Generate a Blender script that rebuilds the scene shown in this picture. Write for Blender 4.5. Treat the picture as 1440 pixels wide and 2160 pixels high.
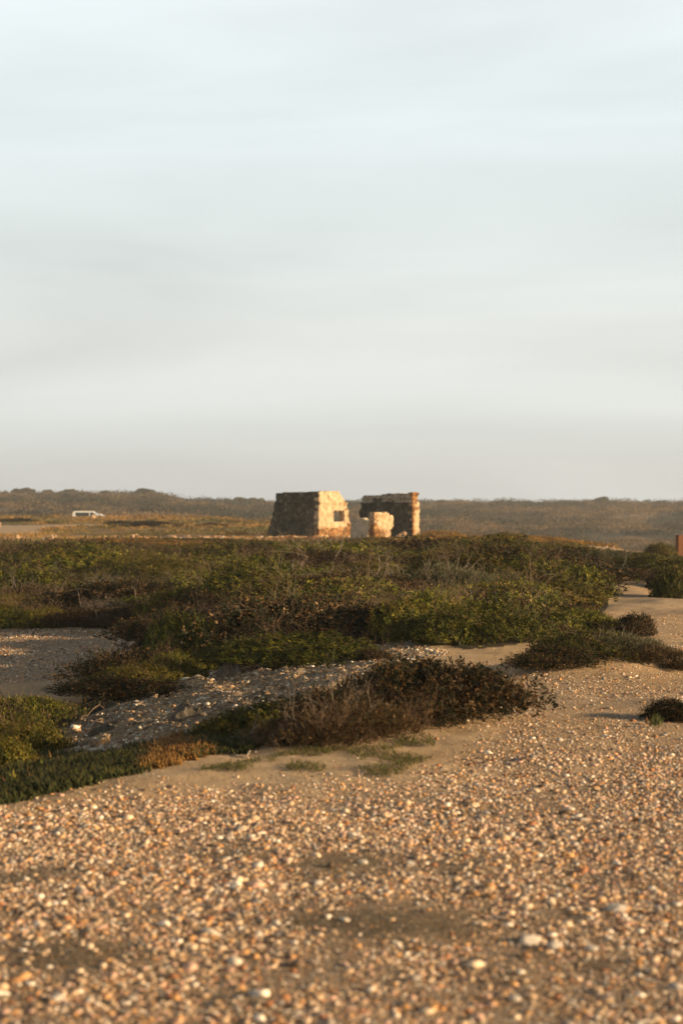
import bpy, math, random
import numpy as np
from math import radians as R

# ------------------------------------------------------------------ camera, sky, sun, exposure
sc = bpy.context.scene
for o in list(bpy.data.objects): bpy.data.objects.remove(o)
col = sc.collection
CAMZ = 1.6; FPX = 3600.0; CX = 720.0; CY = 1080.0
cam_d = bpy.data.cameras.new('camera'); cam = bpy.data.objects.new('camera', cam_d); col.objects.link(cam)
cam.location = (0, 0, CAMZ); cam.rotation_euler = (R(90), 0, 0)
cam_d.sensor_fit = 'VERTICAL'; cam_d.sensor_height = 36; cam_d.sensor_width = 24; cam_d.lens = 60
cam_d.clip_start = 0.1; cam_d.clip_end = 5000
cam_d.dof.use_dof = True; cam_d.dof.focus_distance = 20; cam_d.dof.aperture_fstop = 2.4
sc.camera = cam
SUN_AZ = -17.0      # degrees, from +X towards +Y (negative = a little behind the camera, on the right)
SUN_EL = 13.0
sun_dir = (math.cos(R(SUN_EL))*math.cos(R(SUN_AZ)), math.cos(R(SUN_EL))*math.sin(R(SUN_AZ)), math.sin(R(SUN_EL)))
sd = bpy.data.lights.new('sun', 'SUN'); sun = bpy.data.objects.new('sun', sd); col.objects.link(sun)
sd.energy = 5.0; sd.angle = R(0.6); sd.color = (1.0, 0.73, 0.43)
from mathutils import Vector
sun.rotation_euler = Vector(sun_dir).to_track_quat('Z', 'Y').to_euler()
W = bpy.data.worlds.new('World'); sc.world = W; W.use_nodes = True
nt = W.node_tree; nt.nodes.clear(); N = nt.nodes.new; L = nt.links.new
def setramp(cr, stops):
    while len(cr.elements) > 1: cr.elements.remove(cr.elements[-1])
    cr.elements[0].position = stops[0][0]; cr.elements[0].color = (*stops[0][1], 1)
    for p, c in stops[1:]:
        e = cr.elements.new(p); e.color = (*c, 1)
wo = N('ShaderNodeOutputWorld'); bg1 = N('ShaderNodeBackground'); bg2 = N('ShaderNodeBackground'); mx = N('ShaderNodeMixShader')
sky = N('ShaderNodeTexSky'); sky.sky_type = 'NISHITA'; sky.sun_disc = False
sky.sun_elevation = R(SUN_EL); sky.sun_rotation = R(90 - SUN_AZ); sky.dust_density = 2.0
L(sky.outputs[0], bg1.inputs[0]); bg1.inputs[1].default_value = 0.06
tc = N('ShaderNodeTexCoord'); sx = N('ShaderNodeSeparateXYZ'); L(tc.outputs['Generated'], sx.inputs[0])
rmp = N('ShaderNodeValToRGB'); L(sx.outputs[2], rmp.inputs[0])
setramp(rmp.color_ramp, [(0.0, (.545, .56, .54)), (.05, (.565, .59, .575)), (.10, (.60, .62, .595)), (.16, (.605, .65, .64)), (.22, (.63, .69, .69)), (.29, (.68, .735, .745)), (.36, (.20, .22, .24)), (.6, (.10, .115, .13)), (1.0, (.06, .07, .09))])
mp = N('ShaderNodeMapping'); mp.inputs['Scale'].default_value = (1.1, 1.1, 8); mp.inputs['Rotation'].default_value = (0, R(5), R(20)); L(tc.outputs['Generated'], mp.inputs[0])
nz = N('ShaderNodeTexNoise'); nz.inputs['Scale'].default_value = 1.7; nz.inputs['Detail'].default_value = 5; nz.inputs['Roughness'].default_value = .5; nz.inputs['Distortion'].default_value = .5; L(mp.outputs[0], nz.inputs['Vector'])
mr = N('ShaderNodeMapRange'); mr.inputs[1].default_value = .3; mr.inputs[2].default_value = .7; mr.inputs[3].default_value = .86; mr.inputs[4].default_value = 1.10; L(nz.outputs[0], mr.inputs[0])
ml = N('ShaderNodeVectorMath'); ml.operation = 'SCALE'; L(rmp.outputs[0], ml.inputs[0]); L(mr.outputs[0], ml.inputs['Scale'])
L(ml.outputs[0], bg2.inputs[0]); bg2.inputs[1].default_value = 0.80
mx.inputs[0].default_value = .88
L(bg1.outputs[0], mx.inputs[1]); L(bg2.outputs[0], mx.inputs[2]); L(mx.outputs[0], wo.inputs[0])
sc.view_settings.view_transform = 'Standard'; sc.view_settings.look = 'None'; sc.view_settings.gamma = 1
sc.view_settings.use_curve_mapping = False; sc.view_settings.exposure = 0.82
sc.render.engine = 'CYCLES'; sc.cycles.max_bounces = 5; sc.cycles.volume_bounces = 0
sc.cycles.diffuse_bounces = 3; sc.cycles.transmission_bounces = 3; sc.cycles.transparent_max_bounces = 6

rng = np.random.default_rng(7); random.seed(7)

# ------------------------------------------------------------------ numeric helpers
def _h(ix, iy, s):
    n = (ix.astype(np.int64)*374761393 + iy.astype(np.int64)*668265263 + s*1442695041) & 0xffffffff
    n = ((n ^ (n >> 13))*1274126177) & 0xffffffff
    return ((n ^ (n >> 16)) & 0xffff)/65535.0
def vnoise(x, y, s=0):
    x = np.asarray(x, float); y = np.asarray(y, float)
    ix = np.floor(x); iy = np.floor(y); fx = x-ix; fy = y-iy
    fx = fx*fx*(3-2*fx); fy = fy*fy*(3-2*fy)
    a = _h(ix, iy, s); b = _h(ix+1, iy, s); c = _h(ix, iy+1, s); d = _h(ix+1, iy+1, s)
    return (a*(1-fx)+b*fx)*(1-fy)+(c*(1-fx)+d*fx)*fy
def fbm(x, y, o=4, s=0):
    v = 0; a = .5; t = 0
    for i in range(o):
        v = v+a*vnoise(np.asarray(x)*2**i+i*17.3, np.asarray(y)*2**i+i*9.1, s+i*7); t += a; a *= .5
    return v/t
def sstep(a, b, x):
    t = np.clip((x-a)/(b-a), 0, 1); return t*t*(3-2*t)
def pip(px, py, poly):
    px = np.asarray(px, float); py = np.asarray(py, float); ins = np.zeros(np.broadcast(px, py).shape, bool)
    n = len(poly)
    for i in range(n):
        x1, y1 = poly[i]; x2, y2 = poly[(i+1) % n]
        if y1 == y2: continue
        c = ((y1 > py) != (y2 > py)) & (px < (x2-x1)*(py-y1)/(y2-y1)+x1)
        ins ^= c
    return ins

# ------------------------------------------------------------------ terrain height (world metres)
T_PX = np.array([-600, 0, 330, 420, 560, 740, 900, 1100, 1300, 1440, 2200], float)
T_D = np.array([55, 70, 85, 100, 120, 150, 200, 240, 300, 380, 470, 550, 640, 1200], float)
T_Z = np.array([
 [0, 0, 0, 0, .08, .28, .95, -.35, .3, 2.4, 4.8, 6.4, 5.5, 4],
 [0, 0, 0, 0, .08, .30, 1.0, -.27, .3, 2.4, 4.7, 6.3, 5.5, 4],
 [0, 0, 0, 0, .10, .34, 1.1, -.2, .2, 2.2, 4.8, 6.7, 5.8, 5],
 [0, 0, 0, 0, .10, .34, 1.0, .0, .0, 1.4, 3.4, 4.9, 4.3, 4],
 [0, 0, 0, 0, .12, .25, .5, -.6, -.8, .6, 2.4, 3.9, 3.5, 3],
 [0, 0, 0, 0, .10, -.1, -.8, -1.8, -1.6, .0, 2.0, 3.6, 3.2, 3],
 [0, 0, 0, .05, .0, -1.2, -2.6, -3.0, -2.3, -.4, 2.0, 3.8, 3.5, 3],
 [0, 0, .05, -.1, -.9, -2.4, -3.5, -3.6, -2.8, -.7, 2.0, 4.0, 3.6, 3],
 [0, -.1, -.9, -1.8, -2.7, -3.6, -4.2, -4.1, -3.1, -1.0, 1.8, 4.0, 3.6, 3],
 [0, -.3, -1.2, -2.1, -3.0, -3.8, -4.3, -4.2, -3.2, -1.1, 1.7, 3.9, 3.6, 3],
 [0, -.3, -1.2, -2.1, -3.0, -3.8, -4.3, -4.2, -3.2, -1.1, 1.7, 3.9, 3.6, 3]])
def terr(x, y):
    x = np.asarray(x, float); y = np.asarray(y, float)
    d = np.maximum(y, .5); px = CX+x/d*FPX
    pu = np.interp(px, T_PX, np.arange(len(T_PX))); du = np.interp(np.log(d), np.log(T_D), np.arange(len(T_D)))
    i = np.minimum(pu.astype(int), len(T_PX)-2); j = np.minimum(du.astype(int), len(T_D)-2)
    fu = pu-i; fd = du-j; fu = fu*fu*(3-2*fu)
    z = (T_Z[i, j]*(1-fu)+T_Z[i+1, j]*fu)*(1-fd)+(T_Z[i, j+1]*(1-fu)+T_Z[i+1, j+1]*fu)*fd
    z = np.where(d < 55, 0, z)
    # the hollow on the left behind the gravel crest
    crest = 11.0+1.1*(x+.3)+.35*(vnoise(x*1.1, 0*x+3, 5)-.5)
    t = (y-crest)*.67
    drop = .86*np.clip((.9-x)/(5.2+.62*np.clip(y-19, 0, 14)), 0, 1.15)*(.5*sstep(-.1, 4.6, t)+.5*np.clip(t/5.0, 0, 1))*(1-sstep(34, 85, y))
    z = z-drop
    # sand mounds
    def g(cx, cy, rx, ry, h): return h*np.exp(-((x-cx)/rx)**2-((y-cy)/ry)**2)
    z = z+g(2.62, 16.95, .80, .62, .24)+g(2.1, 16.9, .5, .5, .06)+g(.62, 13.2, .62, .5, .10)+g(-.1, 12.3, .5, .4, .05)+g(2.1, 20.4, .7, .5, .08)
    z = z+g(2.85, 14.2, .5, .35, .05)
    z = z+g(.3, 26, 2.0, 3.3, .34)+g(4.6, 37, 2.6, 4.5, .35)+g(-5, 50, 4.5, 6, .36)+g(2.5, 58, 5, 6, .36)+g(-9, 70, 7, 6, .35)+g(8, 62, 3.5, 5, .3)
    # rock ledges in the exposed slope
    rk = sstep(-3.6, -2.6, x)*(1-sstep(-.2, .9, x))*sstep(13.5, 15, y)*(1-sstep(19.5, 21, y))
    q = (y+x*.9)*1.3+1.5*fbm(x*1.5, y*1.5, 3, 31); z = z+rk*(.09*(q-np.floor(q))**3+.12*(fbm(x*3.5, y*2.2, 4, 33)-.5))
    # undulation
    z = z+.045*(fbm(x*.9, y*.6, 4, 1)-.5)*sstep(6, 12, d)+.42*(fbm(x*.5, y*.32, 2, 12)-.5)*sstep(22, 28, d)*(1-sstep(40, 60, d))+.62*(fbm(x*.20, y*.15, 3, 2)-.5)*sstep(30, 55, d)*(1-sstep(70, 95, d))
    z = z+2.2*(fbm(x*.02, y*.02, 5, 3)-.5)*sstep(250, 420, d)+.35*(fbm(x*.07, y*.03, 3, 4)-.5)*sstep(110, 180, d)*(1-sstep(190, 230, d))
    z = z+.02*(fbm(x*5, y*5, 3, 6)-.5)+.012*(vnoise(x*3, y*2, 9)-.5)
    return z
_ds = np.geomspace(4, 900, 5000)
def at(px, py):
    xs = (px-CX)/FPX*_ds; zr = CAMZ-(py-CY)/FPX*_ds
    k = np.nonzero(terr(xs, _ds) >= zr)[0]
    i = k[0] if len(k) else len(_ds)-1
    return xs[i], _ds[i]
def on_d(px, d):
    x = (px-CX)/FPX*d; return x, d, float(terr(x, d))

# ground zones (outlines of the bare and grown patches, by where they stand)
P_SCRUB = [(-700,1141),(900,1146),(1090,1152),(1290,1178),(1440,1192),(2300,1192),(2300,1245),(1440,1258),(1395,1232),(1262,1222),(1278,1282),(1250,1333),(1140,1350),(980,1368),(870,1342),(720,1372),(620,1400),(440,1413),(330,1450),(200,1503),(90,1560),(110,1612),(0,1680),(-700,1850),(-700,1520),(60,1530),(190,1472),(345,1402),(410,1340),(330,1312),(210,1325),(-700,1325)]
P_HOLE = [[(148,1262),(225,1258),(222,1290),(160,1294)],[(-200,1255),(40,1255),(52,1280),(10,1300),(-200,1300)],[(1105,1266),(1195,1268),(1200,1290),(1110,1288)]]
P_ICE = [(-300,1790),(0,1692),(150,1655),(300,1628),(430,1596),(520,1592),(560,1565),(500,1535),(380,1562),(250,1590),(110,1608),(-300,1700)]
P_ROCK = [(110,1608),(100,1560),(200,1508),(330,1453),(440,1416),(620,1402),(720,1374),(860,1348),(960,1376),(760,1425),(560,1495),(470,1535),(380,1562),(250,1590)]
P_ROAD = [(-600,1112),(60,1108),(190,1105),(230,1106),(120,1112),(80,1117),(90,1124),(30,1126),(-600,1128)]
def warp(px, py, d):
    w = 14*np.clip(20/np.maximum(d, 5), .15, 1)
    x = (px-CX)/FPX*d
    return px+w*2*(fbm(x*2.5, d*1.5, 3, 51)-.5), py+w*(fbm(x*2.5+40, d*1.5, 3, 52)-.5)
def zones(px, py, d):
    wx, wy = warp(px, py, d)
    scrub = pip(wx, wy, P_SCRUB) & (d < 112)
    for h in P_HOLE: scrub &= ~pip(wx, wy, h)
    return dict(scrub=scrub, ice=pip(wx, wy, P_ICE) & (d < 20), rock=pip(wx, wy, P_ROCK) & (d < 30), road=pip(wx, wy, P_ROAD) & (d > 112))
GR_X = [-600, 0, 300, 500, 640, 900, 1100, 1440, 2000]; GR_Y = [1762, 1712, 1692, 1682, 1674, 1668, 1650, 1625, 1625]
def gravel_w(px, py, d):
    e = np.interp(px, GR_X, GR_Y)
    near = sstep(-55, 50, py-e+46*(fbm(px*.02, py*.04, 3, 61)-.5))
    pathw = .5*sstep(950, 1090, px)*sstep(1400, 1425, py)*(1-sstep(1585, 1620, py))+.35*sstep(930, 1000, px)*sstep(1560, 1600, py)*(1-near)
    upper = .22*sstep(1240, 1300, px)*sstep(1222, 1260, py)*(1-sstep(1400, 1425, py))
    left = .55*(px < 360)*sstep(1300, 1330, py)*(1-sstep(1450, 1470, py))*(d > 22)
    return np.clip(np.maximum(near, pathw+upper+left), 0, 1)
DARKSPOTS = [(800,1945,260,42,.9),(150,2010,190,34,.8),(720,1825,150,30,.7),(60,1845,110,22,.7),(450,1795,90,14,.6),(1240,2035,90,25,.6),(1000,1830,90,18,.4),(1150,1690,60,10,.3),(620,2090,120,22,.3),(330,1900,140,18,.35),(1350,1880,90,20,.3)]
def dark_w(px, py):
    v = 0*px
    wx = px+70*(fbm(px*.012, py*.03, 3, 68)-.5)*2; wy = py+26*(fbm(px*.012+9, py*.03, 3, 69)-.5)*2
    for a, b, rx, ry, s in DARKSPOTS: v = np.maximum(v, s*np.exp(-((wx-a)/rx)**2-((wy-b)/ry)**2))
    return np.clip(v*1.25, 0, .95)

# ------------------------------------------------------------------ object helpers
def tag(o, label=None, cat=None, group=None, kind=None):
    if label: o['label'] = label
    if cat: o['category'] = cat
    if group: o['group'] = group
    if kind: o['kind'] = kind
    return o
def empty(name, loc, rz=0, **k):
    o = bpy.data.objects.new(name, None); o.location = loc; o.rotation_euler = (0, 0, rz); o.empty_display_size = .1
    col.objects.link(o); return tag(o, **k)
def mk(name, V, F, mat, colr=None, parent=None, smooth=False, link=True):
    V = np.asarray(V, np.float32); m = bpy.data.meshes.new(name)
    if isinstance(F, np.ndarray):
        k = F.shape[1]; n = len(F)
        m.vertices.add(len(V)); m.vertices.foreach_set('co', V.ravel())
        m.loops.add(n*k); m.loops.foreach_set('vertex_index', F.astype(np.int32).ravel())
        m.polygons.add(n); m.polygons.foreach_set('loop_start', np.arange(0, n*k, k, dtype=np.int32))
        m.update(calc_edges=True)
    else:
        m.from_pydata([tuple(v) for v in V], [], [tuple(f) for f in F]); m.update()
    m.validate(clean_customdata=False)
    if smooth: m.polygons.foreach_set('use_smooth', np.ones(len(m.polygons), bool))
    if colr is not None:
        a = m.color_attributes.new('col', 'FLOAT_COLOR', 'POINT')
        c = np.ones((len(V), 4), np.float32); c[:, :3] = colr; a.data.foreach_set('color', c.ravel())
    m.materials.append(mat)
    o = bpy.data.objects.new(name, m)
    if link: col.objects.link(o)
    if parent: o.parent = parent
    return o
def copy_tree(o, parent=None):
    c = o.copy(); col.objects.link(c); c.parent = parent
    for ch in o.children: copy_tree(ch, c)
    return c
class MB:   # small solid builder
    def __init__(s): s.v = []; s.f = []
    def add(s, vs, fs):
        b = len(s.v); s.v += [tuple(v) for v in vs]; s.f += [tuple(b+i for i in f) for f in fs]
    def box(s, x0, y0, z0, x1, y1, z1):
        s.add([(x0,y0,z0),(x1,y0,z0),(x1,y1,z0),(x0,y1,z0),(x0,y0,z1),(x1,y0,z1),(x1,y1,z1),(x0,y1,z1)],
              [(0,3,2,1),(4,5,6,7),(0,1,5,4),(1,2,6,5),(2,3,7,6),(3,0,4,7)])
    def prism(s, pts, y0, y1):          # profile in xz extruded along y
        n = len(pts); s.add([(x, y0, z) for x, z in pts]+[(x, y1, z) for x, z in pts],
              [tuple(range(n)), tuple(range(2*n-1, n-1, -1))]+[(i, i+n, (i+1) % n+n, (i+1) % n) for i in range(n)])
    def cyl(s, cx, cz, r, y0, y1, n=18):
        s.prism([(cx+r*math.cos(a*2*math.pi/n), cz+r*math.sin(a*2*math.pi/n)) for a in range(n)], y0, y1)
    def tube(s, p0, p1, r0, r1, n=6):
        p0 = np.array(p0, float); p1 = np.array(p1, float); a = p1-p0; a /= (np.linalg.norm(a)+1e-9)
        u = np.cross(a, (0, 0, 1) if abs(a[2]) < .9 else (1, 0, 0)); u /= np.linalg.norm(u); w = np.cross(a, u)
        an = [2*math.pi*i/n for i in range(n)]
        s.add([p0+r0*(math.cos(t)*u+math.sin(t)*w) for t in an]+[p1+r1*(math.cos(t)*u+math.sin(t)*w) for t in an],
              [tuple(range(n-1, -1, -1)), tuple(range(n, 2*n))]+[(i, (i+1) % n, (i+1) % n+n, i+n) for i in range(n)])
    def build(s, name, mat, parent=None): return mk(name, s.v, s.f, mat, parent=parent)

# ------------------------------------------------------------------ materials
def newmat(name):
    m = bpy.data.materials.new(name); m.use_nodes = True; t = m.node_tree; t.nodes.clear()
    o = t.nodes.new('ShaderNodeOutputMaterial'); b = t.nodes.new('ShaderNodeBsdfPrincipled'); t.links.new(b.outputs[0], o.inputs[0])
    b.inputs['Specular IOR Level'].default_value = .2
    return m, t, b, o
def noise_node(t, scale, detail=4, rough=.6, vec=None, dist=0):
    n = t.nodes.new('ShaderNodeTexNoise'); n.inputs['Scale'].default_value = scale; n.inputs['Detail'].default_value = detail
    n.inputs['Roughness'].default_value = rough; n.inputs['Distortion'].default_value = dist
    if vec is not None: t.links.new(vec, n.inputs['Vector'])
    return n
def objvec(t): return t.nodes.new('ShaderNodeTexCoord').outputs['Object']
def mixc(t, f, a, b, mode='MIX'):
    n = t.nodes.new('ShaderNodeMix'); n.data_type = 'RGBA'; n.blend_type = mode
    for s, v in ((n.inputs[0], f), (n.inputs[6], a), (n.inputs[7], b)):
        if hasattr(v, 'links'): t.links.new(v, s)
        elif isinstance(v, (int, float)): s.default_value = v
        else: s.default_value = (*v, 1)
    return n.outputs[2]
def mapr(t, v, a, b, c=0, d=1):
    n = t.nodes.new('ShaderNodeMapRange'); t.links.new(v, n.inputs[0])
    for i, x in zip((1, 2, 3, 4), (a, b, c, d)): n.inputs[i].default_value = x
    return n.outputs[0]
def ramp(t, v, stops):
    n = t.nodes.new('ShaderNodeValToRGB'); t.links.new(v, n.inputs[0]); setramp(n.color_ramp, stops); return n.outputs[0]
def bump(t, b, h, strength, dist):
    n = t.nodes.new('ShaderNodeBump'); n.inputs['Strength'].default_value = strength; n.inputs['Distance'].default_value = dist
    t.links.new(h, n.inputs['Height']); t.links.new(n.outputs[0], b.inputs['Normal'])
def attr(t, name='col'):
    n = t.nodes.new('ShaderNodeAttribute'); n.attribute_name = name; return n
def plain(name, c, rough=.6, nscale=6, amt=.25, metal=0, bmp=0):
    m, t, b, o = newmat(name); v = objvec(t); n = noise_node(t, nscale, 5, .65, v)
    c2 = tuple(x*(1-amt) for x in c); c3 = tuple(min(1, x*(1+amt*.5)) for x in c)
    t.links.new(ramp(t, n.outputs[0], [(.3, c2), (.7, c3)]), b.inputs['Base Color'])
    b.inputs['Roughness'].default_value = rough; b.inputs['Metallic'].default_value = metal
    if bmp: bump(t, b, n.outputs[0], bmp, .02)
    return m
def attr_mat(name, rough=.8, nscale=60, amt=.25, transl=0, bmp=0):
    m, t, b, o = newmat(name); a = attr(t); v = objvec(t); n = noise_node(t, nscale, 3, .6, v)
    f = mapr(t, n.outputs[0], .3, .7, 1-amt, 1+amt*.6)
    sc_ = t.nodes.new('ShaderNodeVectorMath'); sc_.operation = 'SCALE'; t.links.new(a.outputs['Color'], sc_.inputs[0])
    if transl:
        oi = t.nodes.new('ShaderNodeObjectInfo'); mm = t.nodes.new('ShaderNodeMath'); mm.operation = 'MULTIPLY'; t.links.new(mapr(t, oi.outputs['Random'], 0, 1, .72, 1.25), mm.inputs[0]); t.links.new(f, mm.inputs[1]); f = mm.outputs[0]
    t.links.new(f, sc_.inputs['Scale'])
    t.links.new(sc_.outputs[0], b.inputs['Base Color']); b.inputs['Roughness'].default_value = rough
    if bmp: bump(t, b, n.outputs[0], bmp, .01)
    if transl:
        tr = t.nodes.new('ShaderNodeBsdfTranslucent'); t.links.new(sc_.outputs[0], tr.inputs[0])
        ms = t.nodes.new('ShaderNodeMixShader'); ms.inputs[0].default_value = transl
        t.links.new(b.outputs[0], ms.inputs[1]); t.links.new(tr.outputs[0], ms.inputs[2]); t.links.new(ms.outputs[0], o.inputs[0])
    return m
M_leaf = attr_mat('leaves', .65, 25, .25, .25)
M_twig = plain('twigs', (.20, .13, .08), .85, 14, .4)
M_twig_pale = plain('pale_twigs', (.36, .29, .22), .85, 14, .4)
M_pebble = attr_mat('pebbles', .55, 90, .22, 0, .25)
M_stone = plain('field_stone', (.46, .31, .19), .8, 7, .45, 0, .6)
M_white_stone = plain('quartz_stone', (.62, .54, .44), .6, 9, .25, 0, .5)
M_orange_stone = plain('ochre_stone', (.50, .27, .12), .7, 9, .35, 0, .5)
M_post = plain('weathered_wood', (.15, .062, .025), .8, 20, .4, 0, .4)
M_darkpost = plain('dark_wood', (.07, .05, .035), .8, 20, .4)
M_bark = plain('bark', (.12, .08, .055), .9, 12, .4)
M_white = plain('white_paint', (.80, .78, .74), .35, 3, .05)
M_glass = plain('window_glass', (.03, .05, .055), .12, 3, .2)
M_tyre = plain('tyre_rubber', (.02, .02, .02), .8)
M_chrome = plain('wheel_rim', (.5, .5, .5), .35, 4, .1, .8)
M_black = plain('black_trim', (.025, .025, .025), .5)
M_lamp = plain('lamp_glass', (.6, .25, .15), .2)

def ground_material():
    m, t, b, o = newmat('ground'); v = objvec(t); a = attr(t); z2 = attr(t, 'zone')
    sp = t.nodes.new('ShaderNodeSeparateColor'); t.links.new(z2.outputs['Color'], sp.inputs[0])   # R gravel, G litter, B rock
    base = a.outputs['Color']
    n1 = noise_node(t, 2.2, 6, .65, v); n2 = noise_node(t, 40, 5, .7, v)
    base = mixc(t, 1.0, base, ramp(t, n1.outputs[0], [(.3, (.76, .73, .7)), (.7, (1.14, 1.14, 1.12))]), 'MULTIPLY')
    base = mixc(t, 1.0, base, ramp(t, n2.outputs[0], [(.3, (.7, .68, .66)), (.7, (1.25, 1.25, 1.25))]), 'MULTIPLY')
    vo = t.nodes.new('ShaderNodeTexVoronoi'); vo.inputs['Scale'].default_value = 60; t.links.new(v, vo.inputs['Vector'])
    s2 = t.nodes.new('ShaderNodeSeparateColor'); t.links.new(vo.outputs['Color'], s2.inputs[0])
    peb = ramp(t, s2.outputs[0], [(0, (.16, .11, .07)), (.25, (.32, .22, .13)), (.5, (.42, .29, .17)), (.72, (.46, .26, .12)), (.9, (.60, .50, .38)), (1, (.66, .6, .5))])
    sh = mapr(t, vo.outputs['Distance'], .35, .75, 1, .35)
    pm = mixc(t, 1.0, peb, sh, 'MULTIPLY')
    gv = t.nodes.new('ShaderNodeMath'); gv.operation = 'MULTIPLY'; t.links.new(sp.outputs[0], gv.inputs[0]); gv.inputs[1].default_value = .75
    c = mixc(t, gv.outputs[0], base, pm)
    # exposed schist
    mp = t.nodes.new('ShaderNodeMapping'); mp.inputs['Scale'].default_value = (3, 1.2, 14); t.links.new(v, mp.inputs[0])
    n3 = noise_node(t, 2.5, 8, .75, mp.outputs[0], 1.0)
    rk = ramp(t, n3.outputs[0], [(.3, (.05, .038, .024)), (.48, (.18, .13, .08)), (.62, (.30, .225, .14)), (.76, (.44, .35, .24))])
    c = mixc(t, sp.outputs[2], c, rk)
    n4 = noise_node(t, 14, 6, .75, v)
    lit = ramp(t, n4.outputs[0], [(.3, (.022, .018, .011)), (.55, (.055, .045, .025)), (.75, (.12, .085, .05))])
    c = mixc(t, sp.outputs[1], c, lit)
    t.links.new(c, b.inputs['Base Color']); b.inputs['Roughness'].default_value = .9
    inv = t.nodes.new('ShaderNodeMath'); inv.operation = 'MULTIPLY_ADD'; t.links.new(vo.outputs['Distance'], inv.inputs[0]); t.links.new(n2.outputs[0], inv.inputs[2]); gm = t.nodes.new('ShaderNodeMath'); gm.operation = 'MULTIPLY'; gm.inputs[1].default_value = -.9; t.links.new(sp.outputs[0], gm.inputs[0]); t.links.new(gm.outputs[0], inv.inputs[1])
    ad = t.nodes.new('ShaderNodeMath'); ad.operation = 'MULTIPLY_ADD'; t.links.new(n3.outputs[0], ad.inputs[0]); t.links.new(sp.outputs[2], ad.inputs[1]); t.links.new(inv.outputs[0], ad.inputs[2])
    bump(t, b, ad.outputs[0], .7, .018)
    return m

# ------------------------------------------------------------------ ground sheet
def far_cover_colour(x, y):
    """plants' own colours over the far field, valley and hill"""
    n = fbm(x*.05, y*.03, 4, 71); n2 = fbm(x*.25, y*.12, 3, 72)
    d = y; px = CX+x/d*FPX
    c_or = np.array((.38, .22, .07)); c_gr = np.array((.16, .14, .045)); c_tan = np.array((.30, .20, .10)); c_dk = np.array((.04, .042, .02)); c_gg = np.array((.075, .075, .04))
    k = sstep(.38, .62, n*.7+n2*.3)[:, None]
    field = c_or*k+c_gr*(1-k)
    hk = sstep(.42, .64, n*.55+n2*.45)[:, None]
    hill = c_gg*(1-hk)+c_tan*hk
    dk = sstep(.55, .75, fbm(x*.09+9, y*.05, 3, 73))[:, None]; hill = hill*(1-dk)+c_dk*dk
    w = sstep(205, 250, d)[:, None]
    rt = sstep(760, 900, px)[:, None]*sstep(110, 150, d)[:, None]
    w = np.maximum(w, rt)
    return field*(1-w)+hill*w
def build_ground():
    pin = np.arange(-330, 1771, 3.4); ang = np.arctan((pin-CX)/FPX)
    outl = np.linspace(-R(75), ang[0], 40)[:-1]; outr = np.linspace(ang[-1], R(75), 40)[1:]
    A = np.concatenate([outl, ang, outr])
    D = np.concatenate([np.linspace(.6, 4.4, 12), np.geomspace(4.5, 60, 560), np.geomspace(60.5, 1500, 300)])
    TA = np.tan(A); yy, tt = np.meshgrid(D, TA, indexing='ij'); x = (yy*tt).ravel(); y = yy.ravel()
    z = terr(x, y); V = np.stack([x, y, z], 1)
    nr, nc = len(D), len(A); i, j = np.meshgrid(np.arange(nr-1), np.arange(nc-1), indexing='ij'); b = (i*nc+j).ravel()
    F = np.stack([b, b+1, b+nc+1, b+nc], 1)
    px = CX+x/y*FPX; py = CY+(CAMZ-z)/y*FPX
    zn = zones(px, py, y); g = gravel_w(px, py, y)*(y < 60)
    sand = np.array((.50, .345, .19)); dirt = np.array((.38, .27, .165)); pale = np.array((.50, .41, .29))
    c = np.tile(sand, (len(x), 1))
    k = sstep(.35, .65, fbm(x*.8, y*.5, 4, 81))[:, None]; c = c*(1-.35*k)+pale*.35*k
    c = c*(1-.6*g[:, None])+dirt*.6*g[:, None]
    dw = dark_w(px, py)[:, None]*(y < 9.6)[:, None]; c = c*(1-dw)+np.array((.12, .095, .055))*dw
    far = sstep(96, 112, y)[:, None]; c = c*(1-far)+far_cover_colour(x, y)*.8*far
    rb = (sstep(93, 97, y)*(1-sstep(108, 116, y+4*fbm(px*.02, y*.2, 2, 99)))*(1-sstep(540, 760, px)))[:, None]; c = c*(1-rb)+np.array((.56, .34, .16))*(.7+.6*fbm(x*3, y*1.5, 3, 98)[:, None])*rb
    rd = zn['road'].astype(float)[:, None]; c = c*(1-rd)+np.array((.46, .34, .21))*rd
    mid = ((y > 55) & (y < 112) & (px > 900))[:, None].astype(float)
    Z = np.zeros((len(x), 4), np.float32); Z[:, 3] = 1
    Z[:, 0] = g*(1-dw[:, 0]*.6); Z[:, 1] = (zn['scrub'] | (zn['ice'])).astype(float)*.96*(1-sstep(92, 100, y)); Z[:, 2] = zn['rock']*(.15+.6*sstep(.4, .6, fbm(x*1.6, y*1.1, 3, 65)))
    out = (np.abs(A) > R(12)); 
    o = mk('ground', V, F, ground_material(), c, smooth=True)
    at_ = o.data.color_attributes.new('zone', 'FLOAT_COLOR', 'POINT'); at_.data.foreach_set('color', Z.ravel())
    tag(o, kind='structure', label='sandy heathland ground with gravel path, hollow and far hillside', cat='ground')
build_ground()

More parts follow.
